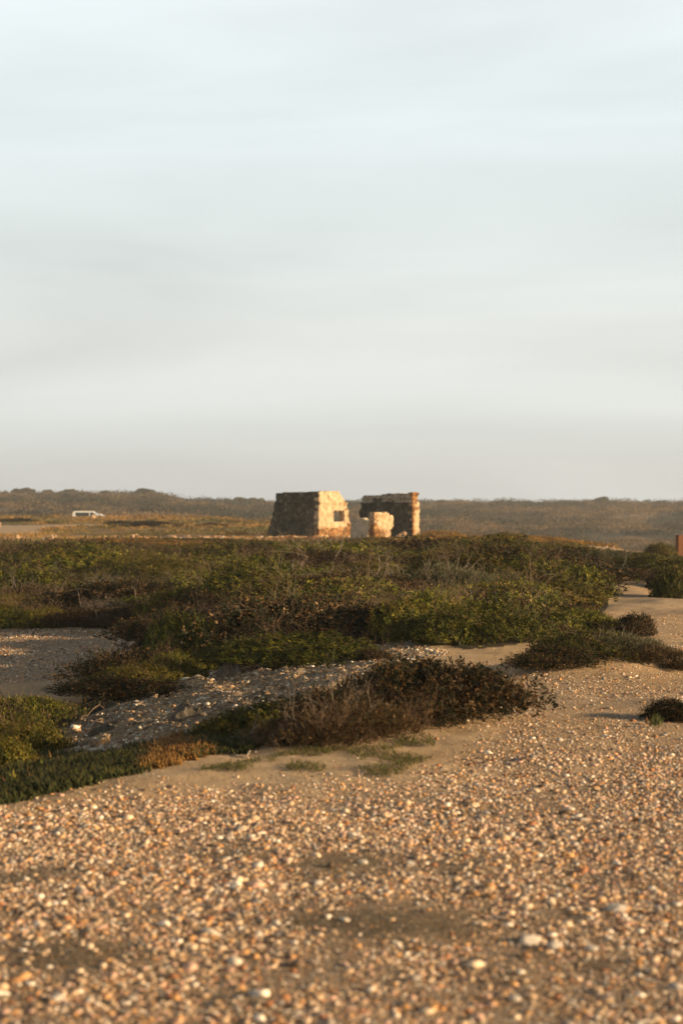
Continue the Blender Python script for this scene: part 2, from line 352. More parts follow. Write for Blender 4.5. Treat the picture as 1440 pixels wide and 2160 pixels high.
# ------------------------------------------------------------------ foliage makers
def unit(v): return v/(np.linalg.norm(v, axis=-1, keepdims=True)+1e-9)
def sprigs(P, AX, Ls, k, ll, lw, spread, C, rg, droop=0.0, tipc=None, NR=None):
    """k diamond leaves along each sprig axis; returns V, F(quads), colours"""
    n = len(P); AX = unit(AX); t = rg.random((n, k)); 
    base = P[:, None]+AX[:, None]*(t*Ls[:, None])[..., None]
    rd = unit(rg.normal(size=(n, k, 3))); dr = unit(AX[:, None]*1.0+rd*spread)
    dr[..., 2] -= droop; dr = unit(dr)
    s = unit(np.cross(dr, unit(rg.normal(size=(n, k, 3)))))
    if NR is not None:
        nn = unit(NR[:, None]+rd*.5); tg = unit(np.cross(nn, rg.normal(size=(n, k, 3)))); dr = unit(tg+NR[:, None]*.30+AX[:, None]*.25); s = unit(np.cross(nn, dr))
    l_ = (ll*(.6+.8*rg.random((n, k))))[..., None]; w_ = (lw*(.6+.8*rg.random((n, k))))[..., None]
    if isinstance(l_, np.ndarray) and np.ndim(ll) == 0: pass
    v0 = base; v1 = base+dr*l_*.5+s*w_*.5; v2 = base+dr*l_; v3 = base+dr*l_*.5-s*w_*.5
    V = np.stack([v0, v1, v2, v3], 2).reshape(-1, 3)
    F = np.arange(n*k*4).reshape(-1, 4)
    cc = C[:, None]*(.75+.5*rg.random((n, k, 1)))
    cc = np.repeat(cc[:, :, None], 4, 2)
    if tipc is not None:
        cc[:, :, 2] = cc[:, :, 2]*.4+np.array(tipc)*.6
    return V, F, cc.reshape(-1, 3)
def palette(rg, n, pal, wts):
    pal = np.array(pal); return pal[rg.choice(len(pal), n, p=np.array(wts)/sum(wts))]
def blob(rg, n, rx, ry, rz, lump=.28, freq=2.3, inner=.22, zmin=-.05, lobes=9):
    """points over a lobed wind-pruned dome: positions and outward directions"""
    cen = []; 
    for i in range(lobes):
        a = rg.random()*2*math.pi; r = math.sqrt(rg.random())*.62
        cx, cy = r*math.cos(a), r*math.sin(a); hh = (1-.75*r*r)*(.55+.5*rg.random()); cen.append((cx, cy, .34+.26*rg.random(), hh))
    cen.append((0, 0, .5, .85)); cen = np.array(cen)
    wt = cen[:, 2]**2*(.4+cen[:, 3]); idx = rg.choice(len(cen), n, p=wt/wt.sum()); c = cen[idx]
    th = rg.random(n)*2*math.pi; cz = rg.random(n)**.8*1.06-.06; sr = np.sqrt(1-np.clip(cz, -1, 1)**2)
    dr = np.stack([sr*np.cos(th), sr*np.sin(th), cz], 1)
    nn = fbm(dr[:, 0]*freq+idx*3.1, dr[:, 1]*freq+dr[:, 2]*freq, 3, int(rg.integers(1000)))
    f = (1-lump+2*lump*nn)*(1-inner*rg.random(n)**2)
    P = np.stack([c[:, 0]+dr[:, 0]*c[:, 2]*f, c[:, 1]+dr[:, 1]*c[:, 2]*f, dr[:, 2]*c[:, 3]*f], 1)*np.array((rx, ry, rz))
    P[:, 2] = np.maximum(P[:, 2], zmin*rz+.02*rg.random(n))
    nrm = unit(dr/np.array((rx, ry, rz*1.2))*rx)
    return P, nrm, nn, idx
def twigs(rg, stems, height, spread, r0, levels=3, kids=3, curve=.35, flat=1.0, nseg=3, sides=4):
    """curved branching twigs as one mesh (V, F)"""
    V = []; F = []
    def seg(p0, p1, ra, rb):
        a = p1-p0; a = a/(np.linalg.norm(a)+1e-9); u = np.cross(a, (0.3, .1, 1)); u /= np.linalg.norm(u)+1e-9; w = np.cross(a, u)
        b = len(V)
        for p, r in ((p0, ra), (p1, rb)):
            for q in range(sides):
                t = 2*math.pi*q/sides; V.append(p+r*(math.cos(t)*u+math.sin(t)*w))
        for q in range(sides): F.append((b+q, b+(q+1) % sides, b+sides+(q+1) % sides, b+sides+q))
    def grow(p, d, ln, r, lv):
        for s_ in range(nseg):
            d = unit(d+rg.normal(size=3)*curve*.5+np.array((0, 0, .06))); q = p+d*ln/nseg
            if q[2] < .01: q[2] = .01
            seg(p, q, r, r*.85); p = q; r *= .85
            if lv > 0 and s_ > 0:
                for _ in range(max(1, kids-1) if s_ < nseg-1 else kids):
                    if rg.random() < .8: grow(p.copy(), unit(d+rg.normal(size=3)*.7), ln*(.45+.3*rg.random()), r*.65, lv-1)
    for i in range(stems):
        a = rg.random()*2*math.pi; o = np.zeros(3)
        d = unit(np.array((math.cos(a)*spread, math.sin(a)*spread*flat, height*(.5+rg.random()))))
        grow(o, d, math.hypot(height, spread)*.55*(.6+.6*rg.random()), r0, levels)
    return np.array(V), np.array(F)

GREEN = [(.072, .080, .011), (.145, .138, .016), (.034, .042, .009), (.24, .20, .024), (.09, .065, .014)]
YELLOWG = [(.135, .118, .016), (.20, .155, .022), (.06, .058, .011), (.17, .105, .02)]
DARK = [(.020, .023, .008), (.034, .030, .010), (.075, .038, .012), (.13, .07, .02), (.014, .017, .008)]
BROWN = [(.07, .037, .014), (.12, .068, .026), (.055, .034, .014), (.05, .044, .015), (.24, .15, .07)]
GREYG = [(.065, .068, .032), (.09, .085, .04), (.045, .05, .022), (.13, .10, .05)]
ORANGE = [(.50, .25, .055), (.40, .22, .05), (.22, .17, .035), (.60, .34, .10), (.15, .11, .03)]
def leafy(rg, name, dims, n, k, ll, lw, spread, pal, wts, label, cat='shrub', sl=.07, up=.5, lump=.28, lobes=9, stem=True, twigm=None, patch=None, face=False):
    root = empty(name, (0, 0, 0), label=label, cat=cat)
    P, nr, nn, idx = blob(rg, n, *dims, lump=lump, lobes=lobes)
    C = palette(rg, n, pal, wts)
    tint = .6+.8*rg.random(40); C = C*tint[idx % 40][:, None]**.6
    if patch is not None:
        pk = sstep(.52, .66, fbm(P[:, 0]*2+5, P[:, 1]*2+P[:, 2]*3, 3, int(rg.integers(999)))); sel = rg.random(n) < pk*.5; C[sel] = palette(rg, int(sel.sum()), patch, [1]*len(patch))
    ax = unit(nr+np.array((-.15, 0, up))+rg.normal(size=(n, 3))*.35)
    V, F, cc = sprigs(P, ax, sl*(.5+rg.random(n)), k, ll, lw, spread, C, rg, NR=nr if face else None)
    V[:, 2] = np.maximum(V[:, 2], -.03)
    mk('foliage', V, F, M_leaf, cc, root)
    if stem:
        tv, tf = twigs(rg, 14, dims[2]*1.0, dims[0]*.75, .0055, 3, 2, .45)
        mk('branches', tv, tf, twigm or M_twig, None, root)
    return root
def deadbush(rg, name, h, spread, stems, label, mat, r0=.006, levels=3):
    root = empty(name, (0, 0, 0), label=label, cat='dead bush')
    tv, tf = twigs(rg, stems, h, spread, r0, levels, 3, .5)
    mk('branches', tv, tf, mat, None, root)
    # a thin litter of small dry leaves
    n = 500; P = tv[rg.integers(0, len(tv), n)]
    V, F, cc = sprigs(P, rg.normal(size=(n, 3)), .02*np.ones(n), 2, .02, .008, .9, palette(rg, n, BROWN, [1, 1, 1, 1, 1]), rg)
    mk('dry_leaves', V, F, M_leaf, cc, root)
    return root
rg = np.random.default_rng(11)
PR = {}
PR['green'] = [leafy(rg, 'juniper_shrub', (.85, .75, .48), 6500, 6, .042, .015, .75, GREEN, [3, 3, 2, 1.2, .6], '', lump=.34, lobes=11+i*3, patch=BROWN if i == 2 else YELLOWG, face=True) for i in range(3)]
PR['yellow'] = [leafy(rg, 'juniper_shrub', (.9, .7, .45), 6000, 6, .04, .014, .7, YELLOWG, [3, 2, 2, 1], '', lump=.34, lobes=14, patch=GREEN, face=True) for i in range(1)]
PR['dark'] = [leafy(rg, 'mastic_shrub', (.8, .7, .5), 6500, 5, .036, .016, 1.1, DARK, [3.5, 3, 2.6, 1.1, 2.5], '', lump=.42, lobes=17, up=.25, patch=BROWN) for i in range(2)]
PR['brown'] = [leafy(rg, 'heather_shrub', (.8, .7, .45), 5500, 5, .04, .008, .6, BROWN, [2, 1, 2, 2, .5], '', lump=.3, up=.8, lobes=10, patch=GREEN if i else None, twigm=M_twig_pale) for i in range(2)]
PR['grey'] = [leafy(rg, 'heather_shrub', (.85, .7, .4), 5500, 5, .045, .008, .5, GREYG, [2, 2, 2, 1], '', lump=.25, up=.9, lobes=10, twigm=M_twig_pale)]
PR['orange'] = [leafy(rg, 'heather_shrub', (.9, .8, .35), 4000, 5, .06, .014, .7, ORANGE, [2, 2, 2, 1, 1], '', lump=.3, up=.7, stem=False, face=True)]
PR['dead'] = [deadbush(rg, 'dead_bush', .42, .42, 26, '', M_twig_pale, .0042), deadbush(rg, 'dead_bush', .36, .46, 26, '', M_twig, .0042)]
KINDLAB = {'green': ('wind-pruned dark olive juniper shrub in the dense scrub below the ruins', 'shrub', 'olive green junipers in the scrub'),
 'yellow': ('yellow-green tipped juniper shrub catching sun in the dense scrub', 'shrub', 'yellow-green junipers in the scrub'),
 'dark': ('dark glossy-leaved mastic shrub in the dense scrub below the ruins', 'shrub', 'dark mastic shrubs in the scrub'),
 'brown': ('brown dry heather shrub among the green scrub below the ruins', 'shrub', 'brown heather shrubs in the scrub'),
 'grey': ('grey-green fine-leaved heath shrub in the dense scrub below the ruins', 'shrub', 'grey-green heath shrubs in the scrub'),
 'orange': ('low orange-brown heath shrub on the sunlit far edge of the scrub', 'shrub', 'orange heath shrubs at the scrub edge'),
 'dead': ('leafless pale twiggy dead bush among the green scrub', 'dead bush', 'leafless bushes in the scrub')}
PDIM = {'green': (1.7, .55), 'yellow': (1.8, .47), 'dark': (1.6, .52), 'brown': (1.6, .48), 'grey': (1.7, .44), 'orange': (1.8, .40), 'dead': (1.2, .48)}
for kd_ in PR:
    mx_ = []
    for o_ in PR[kd_]:
        v_ = np.concatenate([np.array([tuple(q.co) for q in c_.data.vertices]) for c_ in o_.children if c_.name.startswith(('foliage', 'branches'))]); mx_.append((np.percentile(v_[:, 0], 98)-np.percentile(v_[:, 0], 2), np.percentile(v_[:, 2], 98)))
    PDIM[kd_] = tuple(np.mean(mx_, 0))
print(PDIM)
used = {}
def put(kind, x, y, w, h, rz=None, label=None, group='auto', name=None, depth=None, vi=None, sink=.03):
    k = PR[kind]; i = int(rng.integers(len(k))) if vi is None else vi
    o = k[i] if not used.get((kind, i)) else copy_tree(k[i]); used[(kind, i)] = 1
    dw, dh = PDIM[kind]; s = w/dw
    o.location = (x, y, float(terr(x, y))-sink*h); o.rotation_euler = (0, 0, rng.random()*6.28 if rz is None else rz)
    o.scale = (s, (depth/1.45 if depth else s*(.8+.3*rng.random())), h/dh)
    lab, cat, grp = KINDLAB[kind]
    o['label'] = label or lab; o['category'] = cat
    if group == 'auto' and not label: o['group'] = grp
    elif 'group' in o.keys(): del o['group']
    if group not in ('auto', None): o['group'] = group
    if name: o.name = name
    return o
def put_px(kind, px, py, wpx, hpx, label=None, **k):
    x, d = at(px, py); dd = d+wpx/FPX*d*.25
    x = (px-CX)/FPX*dd
    return put(kind, x, dd, wpx/FPX*dd, hpx/FPX*dd, label=label, **k)

# named shrubs ------------------------------------------------------
put_px('dark', 905, 1518, 330, 104, 'large dark-leaved rounded shrub on the sand bank in front of the rock slope', rz=.15, vi=0)
put_px('brown', 1048, 1486, 140, 52, 'small brown bush at the right tip of the shrub strip', rz=.2, vi=1)
put_px('brown', 1005, 1484, 170, 60, 'low brown shrub tail pointing right from the large rounded dark shrub', rz=.2, vi=1)
put_px('dark', 835, 1525, 260, 108, 'dark shrub wedged between the large rounded shrub and the brown dry one', rz=2.0, vi=1)
put_px('brown', 735, 1566, 230, 84, 'reddish brown dry twiggy shrub in front of the dark rounded shrub', rz=.2, vi=0)
put_px('brown', 645, 1575, 200, 70, 'brown half-bare shrub left of the reddish one on the sand bank', rz=1.2, vi=0)
put_px('dead', 690, 1580, 200, 100, 'leafless brown bush with tangled twigs at the front of the sand bank shrubs', rz=.5, vi=1)
put_px('dead', 590, 1575, 150, 70, 'leafless low bush at the left end of the sand bank shrubs', rz=2.5, vi=1)
put_px('green', 590, 1540, 210, 62, 'green low shrub behind the brown half-bare one at the rock slope foot', rz=.2, vi=0)
put_px('green', 480, 1555, 130, 42, 'small green shrub where the ice plants meet the rock slope', rz=1.2, vi=1)
put_px('dark', 788, 1392, 66, 26, 'small dark bush alone on the pale rock slope', rz=0, vi=0)
put_px('dark', 1340, 1345, 84, 48, 'round black-green bush standing alone beside the path', rz=1, vi=0)
put_px('green', 1200, 1340, 190, 48, 'spreading green shrub with sandy skirt left of the round path bush', rz=.1, vi=0)
put_px('green', 1265, 1336, 90, 36, 'small green shrub wedged against the round path bush', rz=.1, vi=1)
put_px('yellow', 1150, 1318, 180, 40, 'yellow-green shrub behind the sandy hollow left of the path', rz=.3)
put_px('brown', 1180, 1348, 90, 30, 'small orange-brown dry shrub at the foot of the spreading green shrub', rz=.3, vi=1)
put_px('dark', 1180, 1285, 130, 62, 'dark shrub ending the scrub beside the upper path', rz=.8, vi=1)
put_px('green', 1120, 1262, 250, 80, 'broad wind-combed green juniper sloping down to the upper path', rz=.1, vi=1)
put_px('dark', 1240, 1283, 66, 34, 'low black bush touching the left side of the upper path', rz=.8, vi=0)
put_px('dark', 1425, 1522, 120, 44, 'dark bush at the right edge of the gravel path', rz=.4, vi=0)
put_px('green', 1425, 1262, 90, 66, 'dark green bush at the right edge beyond the upper path', rz=.4, vi=2)
put_px('dark', 1395, 1245, 60, 40, 'black low bush leaning over the right side of the upper path', rz=.4, vi=1)
put_px('dead', 860, 1545, 200, 84, 'leafless brown twigs standing in front of the large rounded dark shrub', rz=.7, vi=1)
put_px('dark', 700, 1556, 210, 90, 'dark leafy shrub grown through the reddish brown dry one', rz=.3, vi=0)
# mound mat
put('brown', 3.0, 16.62, .8, .20, rz=.1, label='low brown heather on the right flank of the sand mound', vi=1, sink=.08, depth=.5)
put('grey', 2.62, 16.72, .9, .20, rz=.2, label='grey-green low heath on top of the sand mound', sink=.08, depth=.5)
put('dark', 2.12, 16.45, .85, .19, rz=.1, label='dark low mat of leaves on the left flank of the sand mound', vi=1, sink=.08, depth=.5)
put('green', 2.4, 16.75, .85, .2, rz=.1, label='dark green low mat behind the sand mound top', vi=2, sink=.08, depth=.5)
put('brown', 3.3, 16.6, .5, .10, rz=.1, label='tiny brown heather at the right foot of the sand mound', vi=0)
# dead bushes
put_px('dead', 355, 1262, 95, 44, 'tan leafless bush left of centre in the scrub', rz=0, vi=0)
put_px('dead', 535, 1288, 95, 54, 'silvery leafless bush standing out of the green scrub', rz=1, vi=0)
put_px('dead', 465, 1310, 34, 40, 'small white leafless bush left of the silvery one', rz=1, vi=0)
put_px('dead', 770, 1290, 110, 56, 'brown leafless bush in the middle of the scrub', rz=1, vi=1)
put_px('dead', 1010, 1310, 130, 56, 'large tan leafless bush in front of the broad juniper', rz=2, vi=0)
put_px('dead', 920, 1318, 90, 44, 'leafless bush left of the large tan one', rz=2, vi=0)
put_px('dead', 1085, 1268, 100, 50, 'grey leafless bush under the broad juniper', rz=3, vi=1)
put_px('dead', 870, 1195, 44, 30, 'small grey leafless bush near the ruins', rz=3, vi=0)
put_px('dead', 930, 1195, 60, 26, 'pale grey leafless bush right of the ruins', rz=3, vi=0)
# stream of random scrub -------------------------------------------
placed = []
def scatter(n, ylo, yhi, wlo, whi, hlo, hhi, kinds, wts, gap, poly_d=(0, 112), xr=(-60, 1500)):
    cnt = 0
    for _ in range(n*14):
        if cnt >= n: break
        px = xr[0]+rng.random()*(xr[1]-xr[0]); py = ylo+rng.random()*(yhi-ylo)
        x, d = at(px, py)
        if not (poly_d[0] <= d <= poly_d[1]) or d > 111: continue
        if not zones(np.array([px]), np.array([py]), np.array([d]))['scrub'][0]: continue
        kd = kinds[int(rng.choice(len(kinds), p=np.array(wts)/sum(wts)))]
        w = wlo+(whi-wlo)*rng.random(); h = hlo+(hhi-hlo)*rng.random()**1.1
        h *= {'green': 1.15, 'yellow': 1.1, 'dark': 1.0, 'dead': 1.0}.get(kd, .75)
        # keep the bare patches behind in view
        top = CY+(CAMZ-float(terr(x, d))-h)/d*FPX
        if px < 330 and py > 1440 and top < 1440: h *= .6
        lim = np.interp(px, [-60, 150, 230, 450, 520, 700, 880, 920, 1100, 1300, 1440], [1146, 1146, 1136, 1136, 1143, 1144, 1146, 1128, 1138, 1168, 1182])
        hmax = CAMZ-(lim-CY)/FPX*d-float(terr(x, d))
        if hmax < .1: continue
        h = min(h, hmax*(.6 if kd == 'dead' else 1))
        hw = .42*w/d*FPX
        if 660 < px < 1120 and 1185 < py < 1365 and rng.random() < .25: kd = ['dark', 'brown', 'dead', 'dead'][int(rng.integers(4))]
        if py > 1325 and px > 400 and rng.random() < .4: kd = 'dark'
        if px > 1080 and py > 1285: continue
        if px > 1170 and 1222 < py < 1300: continue
        if (px > 820 or py > 1470) and not zones(np.array([px-hw, px+hw]), np.array([py, py]), np.array([d, d]))['scrub'].all(): continue
        if px > 1080 and py > 1285: h *= .6
        if any((x-a)**2+((d-b)*.8)**2 < (gap*(w+c)/2)**2 for a, b, c in placed[-260:]): continue
        if kd == 'dead': w = min(w, .75+.004*d)
        if vnoise(x*.35, d*.12, 91) > .62 and kd in ('green', 'grey'): kd = 'yellow' if rng.random() < .4 else 'green'
        placed.append((x, d, w)); put(kd, x, d, w*(1.3 if kd != 'dead' else 1), h, rz=float(rng.normal()*.35)+(math.pi if rng.random() < .5 else 0), depth=w*.75); cnt += 1
    return cnt
c1 = scatter(46, 1410, 1640, .6, 1.3, .18, .40, ['green', 'dark', 'grey'], [5, 2, .4], .36, xr=(-60, 420))
c2 = scatter(85, 1290, 1450, .9, 1.7, .20, .56, ['green', 'dark', 'brown', 'grey', 'yellow', 'dead'], [4, 3, 2, .8, 1.2, 3], .38)
c3 = scatter(62, 1215, 1300, 1.3, 2.5, .24, .74, ['green', 'dark', 'brown', 'grey', 'yellow', 'dead'], [5, 2, 1.5, 1, 1.6, 2], .38)
c4 = scatter(62, 1165, 1218, 2.0, 3.8, .28, .85, ['green', 'dark', 'brown', 'grey', 'yellow'], [6, 1.5, 1, 1, 1.4], .38)
c5 = scatter(52, 1142, 1167, 3.0, 5.5, .35, .60, ['green', 'grey', 'brown', 'yellow', 'orange'], [5, 1.5, .8, 1.5, .8], .36)
print('scrub counts', c1, c2, c3, c4, c5)
# orange edge right of ruins and behind
for k_ in range(16):
    px = 915+rng.random()*385; d = 84+rng.random()*24; x = (px-CX)/FPX*d
    if px > 1200: d = 74+rng.random()*10; x = (px-CX)/FPX*d
    put('orange', x, d, 2+2*rng.random(), .3+.3*rng.random())
for px, py, w, h, lab in ((325,1112,150,12,'long dark low thicket on the far left field'),(445,1112,60,9,'dark streak of bushes right of the long thicket'),(40,1101,90,7,'dark thicket at the left edge beyond the pale road'),(250,1107,60,8,'dark bush clump left of the long thicket'),(1070,1150,70,26,'dark green bush on the sunlit edge right of the ruins'),(1390,1176,70,30,'orange-green bush beside the wooden post')):
    put_px('dark' if py < 1140 else 'yellow', px, py, w, h, lab)

# ------------------------------------------------------------------ ground cover (stuff)
def scr2w(px, d): return (px-CX)/FPX*d
def cover(name, n, dlo, dhi, sel, size, k, pal_fn, label, cat, ax_up=.8, wid=.25, spread=.7, seed=5, xr=(-250, 1700)):
    g = np.random.default_rng(seed); px = xr[0]+g.random(n)*(xr[1]-xr[0]); d = np.exp(math.log(dlo)+g.random(n)*(math.log(dhi)-math.log(dlo)))
    x = scr2w(px, d); z = terr(x, d); py = CY+(CAMZ-z)/d*FPX
    m = sel(px, py, d); px, d, x, z = px[m], d[m], x[m], z[m]; n = len(x)
    P = np.stack([x, d, z], 1); S = size(d)*(.6+.8*g.random(n))
    ax = np.stack([g.normal(size=n)*.5-.1, g.normal(size=n)*.5, np.full(n, ax_up)], 1)
    C = pal_fn(g, n, x, d)
    ll = (S*.6)[:, None]; 
    V, F, cc = sprigs(P, ax, S*.7, k, ll, ll*wid, spread, C, g)
    o = mk(name, V, F, M_leaf, cc); tag(o, label, cat, kind='stuff'); return o
def pal_scrub(g, n, x, d):
    a = palette(g, n, GREEN, [3, 2, 3, 1, 1]); b = palette(g, n, BROWN, [2, 1, 2, 2, .6]); c = palette(g, n, DARK, [2, 2, 1, .5, 2])
    t = fbm(x*.6, d*.25, 3, 41); r = g.random(n)*.25-.12
    return np.where((t+r > .62)[:, None], b, np.where((t+r < .42)[:, None], c, a))
cover('heath_undergrowth', 62000, 10.5, 111, lambda px, py, d: zones(px, py, d)['scrub'], lambda d: .035+.0028*d, 4, pal_scrub, 'low mixed heath undergrowth filling the ground between the shrubs', 'ground cover')
cover('golden_heath', 80000, 90, 236, lambda px, py, d: ((px < 640) & (d > 97) & ~zones(px, py, d)['road'] & (fbm(scr2w(px, d)*.3, d*.1, 3, 48) > .38)) | ((px > 890) & (px < 1330) & (d < 118)), lambda d: .05+.0007*d, 4,
      lambda g, n, x, d: np.where((fbm(x*.12, d*.05, 3, 49)+.2*(g.random(n)-.5) > .5)[:, None], palette(g, n, ORANGE, [3, 2, 2, 2, 1]), palette(g, n, [(.11, .10, .025), (.16, .13, .03), (.07, .07, .02)], [2, 2, 1])), 'golden orange heath carpet over the far field', 'heath', seed=15)
# thin dry grass on sand
cover('dry_grass', 16000, 10.2, 13.5, lambda px, py, d: pip(px, py, [(600,1640),(560,1600),(700,1560),(900,1540),(930,1590),(830,1640)]) & (fbm(scr2w(px, d)*4, d*3, 3, 66) > .5) | pip(px, py, [(420,1625),(560,1600),(520,1630)]), lambda d: .03+0*d, 5,
      lambda g, n, x, d: palette(g, n, [(.12, .12, .03), (.2, .16, .06), (.08, .09, .025)], [2, 1, 2]), 'short grass patch on the sand in front of the brown shrub', 'grass', wid=.16, seed=6, xr=(400, 950))
# sparse litter on bare ground
cover('plant_litter', 5000, 9.5, 40, lambda px, py, d: (fbm(scr2w(px, d)*1.6, d*.9, 3, 44) > .60) & ~zones(px, py, d)['scrub'], lambda d: .018+.0008*d, 3,
      lambda g, n, x, d: palette(g, n, [(.07, .06, .035), (.14, .10, .05), (.06, .065, .03)], [2, 1, 1]), 'thin dark plant litter and sprouts on the bare ground', 'ground cover', ax_up=.3, wid=.2, seed=8)
# foreground weeds on the dark patches
cover('weed_sprouts', 30000, 5, 9.6, lambda px, py, d: dark_w(px, py)*np.random.default_rng(3).random(len(px)) > .3, lambda d: .016+0*d, 4,
      lambda g, n, x, d: palette(g, n, [(.09, .075, .04), (.16, .10, .045), (.06, .07, .03), (.22, .13, .06)], [3, 2, 2, 1]), 'flat brown weeds in the dark patches of the foreground gravel', 'ground cover', ax_up=.25, wid=.2, seed=9)

# ice plants: fat three-sided fingers
def ice_mat():
    g = np.random.default_rng(21); n = 9000
    px = -200+g.random(n)*800; d = 8.2+g.random(n)*9; x = scr2w(px, d); z = terr(x, d); py = CY+(CAMZ-z)/d*FPX
    m = zones(px, py, d)['ice'] | pip(px, py, [(-200,1690),(60,1600),(180,1600),(380,1575),(430,1600),(0,1700)]); x, d, z, px = x[m], d[m], z[m], px[m]; n = len(x)
    k = 7; V = []; t = g.random((n, k)); P = np.stack([x, d, z], 1)[:, None]+g.normal(size=(n, k, 3))*np.array((.03, .03, 0))
    ax = unit(np.stack([g.normal(size=(n, k))*.7, g.normal(size=(n, k))*.7, np.full((n, k), 1.0)], 2)); ln = (.03+.06*g.random((n, k, 1)))*(.5+fbm(x*6, d*6, 2, 47))[:, None, None]
    u = unit(np.cross(ax, np.array((.2, 1, .1)))); w = np.cross(ax, u); r = .0055
    ring = [P+r*(math.cos(a)*u+math.sin(a)*w) for a in (0, 2.09, 4.19)]
    mid = [P+ax*ln*.6+r*1.1*(math.cos(a)*u+math.sin(a)*w)+u*ln*.05 for a in (0, 2.09, 4.19)]
    tip = P+ax*ln+u*ln*.18
    V = np.stack(ring+mid+[tip], 2).reshape(-1, 3); b = np.arange(n*k)[:, None]*7
    F = np.concatenate([b+np.array(q) for q in ((0, 1, 4), (0, 4, 3), (1, 2, 5), (1, 5, 4), (2, 0, 3), (2, 3, 5), (3, 4, 6), (4, 5, 6), (5, 3, 6))])
    base = palette(g, n*k, [(.05, .062, .016), (.075, .085, .022), (.035, .045, .014)], [2, 1, 2]); warm = .75*np.exp(-((px-365)/55)**2)+.25*sstep(.5, .66, fbm(x*1.8, d*1.4, 2, 46)); wk = (np.repeat(warm, k)+g.random(n*k)*.45 > .66)
    base[wk] = palette(g, int(wk.sum()), [(.30, .14, .035), (.36, .20, .05), (.20, .12, .04)], [1, 1, 1])
    cc = np.repeat(base[:, None], 7, 1)*(.8+.4*g.random((n*k, 1, 1))); tp = np.where(wk[:, None], np.array([[.48, .24, .07]]), np.array([[.16, .13, .035]])); cc[:, 6] = tp
    o = mk('ice_plants', V, F, M_leaf, cc.reshape(-1, 3), smooth=True)
    tag(o, 'mat of fleshy upright ice plant leaves with orange tips along the gravel crest', 'ice plants', kind='stuff')
ice_mat()
# ice plant tuft by right bush
def tuft(px, py, n, h, label, pal):
    g = np.random.default_rng(int(px)); x, d = at(px, py); z = float(terr(x, d)); root = empty('grass_tuft', (x, d, z), label=label, cat='plant')
    P = np.stack([g.normal(size=n)*h*.2, g.normal(size=n)*h*.2, np.zeros(n)], 1); ax = np.stack([P[:, 0]*3/h*.25+g.normal(size=n)*.25, g.normal(size=n)*.3, np.ones(n)], 1)
    V, F, cc = sprigs(P, ax, np.full(n, .01), 1, h, h*.08, .15, palette(g, n, pal, [1]*len(pal)), g); mk('blades', V, F, M_leaf, cc, root)
tuft(1382, 1535, 60, .09, 'small spiky green plant beside the dark bush at the right edge', [(.12, .14, .04), (.2, .2, .07), (.08, .09, .03)])
tuft(1365, 1530, 30, .05, 'tiny reddish succulent left of the spiky green plant', [(.25, .10, .04), (.2, .12, .05)])
tuft(820, 1352, 50, .14, 'yellow-green grass tuft at the edge of the rock slope', [(.18, .17, .05), (.12, .12, .04)])
tuft(610, 1225, 26, .4, 'fan of pale dead stalks leaning right in the middle of the scrub', [(.5, .36, .26), (.4, .3, .2)])

# ------------------------------------------------------------------ pebbles (stuff)
ph = (1+5**.5)/2
ICO = unit(np.array([(-1, ph, 0), (1, ph, 0), (-1, -ph, 0), (1, -ph, 0), (0, -1, ph), (0, 1, ph), (0, -1, -ph), (0, 1, -ph), (ph, 0, -1), (ph, 0, 1), (-ph, 0, -1), (-ph, 0, 1)], float))
ICF = np.array([(0,11,5),(0,5,1),(0,1,7),(0,7,10),(0,10,11),(1,5,9),(5,11,4),(11,10,2),(10,7,6),(7,1,8),(3,9,4),(3,4,2),(3,2,6),(3,6,8),(3,8,9),(4,9,5),(2,4,11),(6,2,10),(8,6,7),(9,8,1)])
PEB = [(.54, .37, .22), (.58, .31, .12), (.80, .68, .53), (.18, .12, .075), (.32, .27, .22), (.58, .36, .25), (.70, .52, .34), (.36, .16, .07)]
def pebbles(name, x, d, s, pal, wts, label, seed, smooth=True, tint=None):
    g = np.random.default_rng(seed); n = len(x); z = terr(x, d)
    ax = s[:, None]*np.stack([.8+.5*g.random(n), .6+.5*g.random(n), .35+.3*g.random(n)], 1)
    v = ICO[None]*(1+.22*g.normal(size=(n, 12, 1)).clip(-1.3, 1.3))*ax[:, None]
    a = g.random(n)*6.28; tl = g.normal(size=n)*.25; c, s_ = np.cos(tl), np.sin(tl)
    v = np.stack([v[..., 0]*c[:, None]-v[..., 2]*s_[:, None], v[..., 1], v[..., 0]*s_[:, None]+v[..., 2]*c[:, None]], 2)
    c, s_ = np.cos(a), np.sin(a); v = np.stack([v[..., 0]*c[:, None]-v[..., 1]*s_[:, None], v[..., 0]*s_[:, None]+v[..., 1]*c[:, None], v[..., 2]], 2)
    v += np.stack([x, d, z+ax[:, 2]*.35], 1)[:, None]
    F = (ICF[None]+np.arange(n)[:, None, None]*12).reshape(-1, 3)
    C = palette(g, n, pal, wts)*(.7+.6*g.random((n, 1)))
    C = np.repeat(C[:, None], 12, 1).reshape(-1, 3)
    o = mk(name, v.reshape(-1, 3), F, M_pebble, C, smooth=smooth); tag(o, label, 'gravel', kind='stuff')
def peb_region(n, dlo, dhi, xr, wfn, seed):
    g = np.random.default_rng(seed); d = np.sqrt(dlo**2+g.random(n)*(dhi**2-dlo**2)); px = xr[0]+g.random(n)*(xr[1]-xr[0])
    x = scr2w(px, d); z = terr(x, d); py = CY+(CAMZ-z)/d*FPX; m = g.random(n) < wfn(px, py, d); return x[m], d[m], g
x, d, g = peb_region(130000, 4.6, 11.2, (-220, 1660), lambda px, py, d: gravel_w(px, py, d)*(1-np.clip(1.25*dark_w(px, py), 0, .93))*(.25+1.25*sstep(.3, .62, fbm(scr2w(px, d)*3.5, d*2.2, 4, 62))), 31)
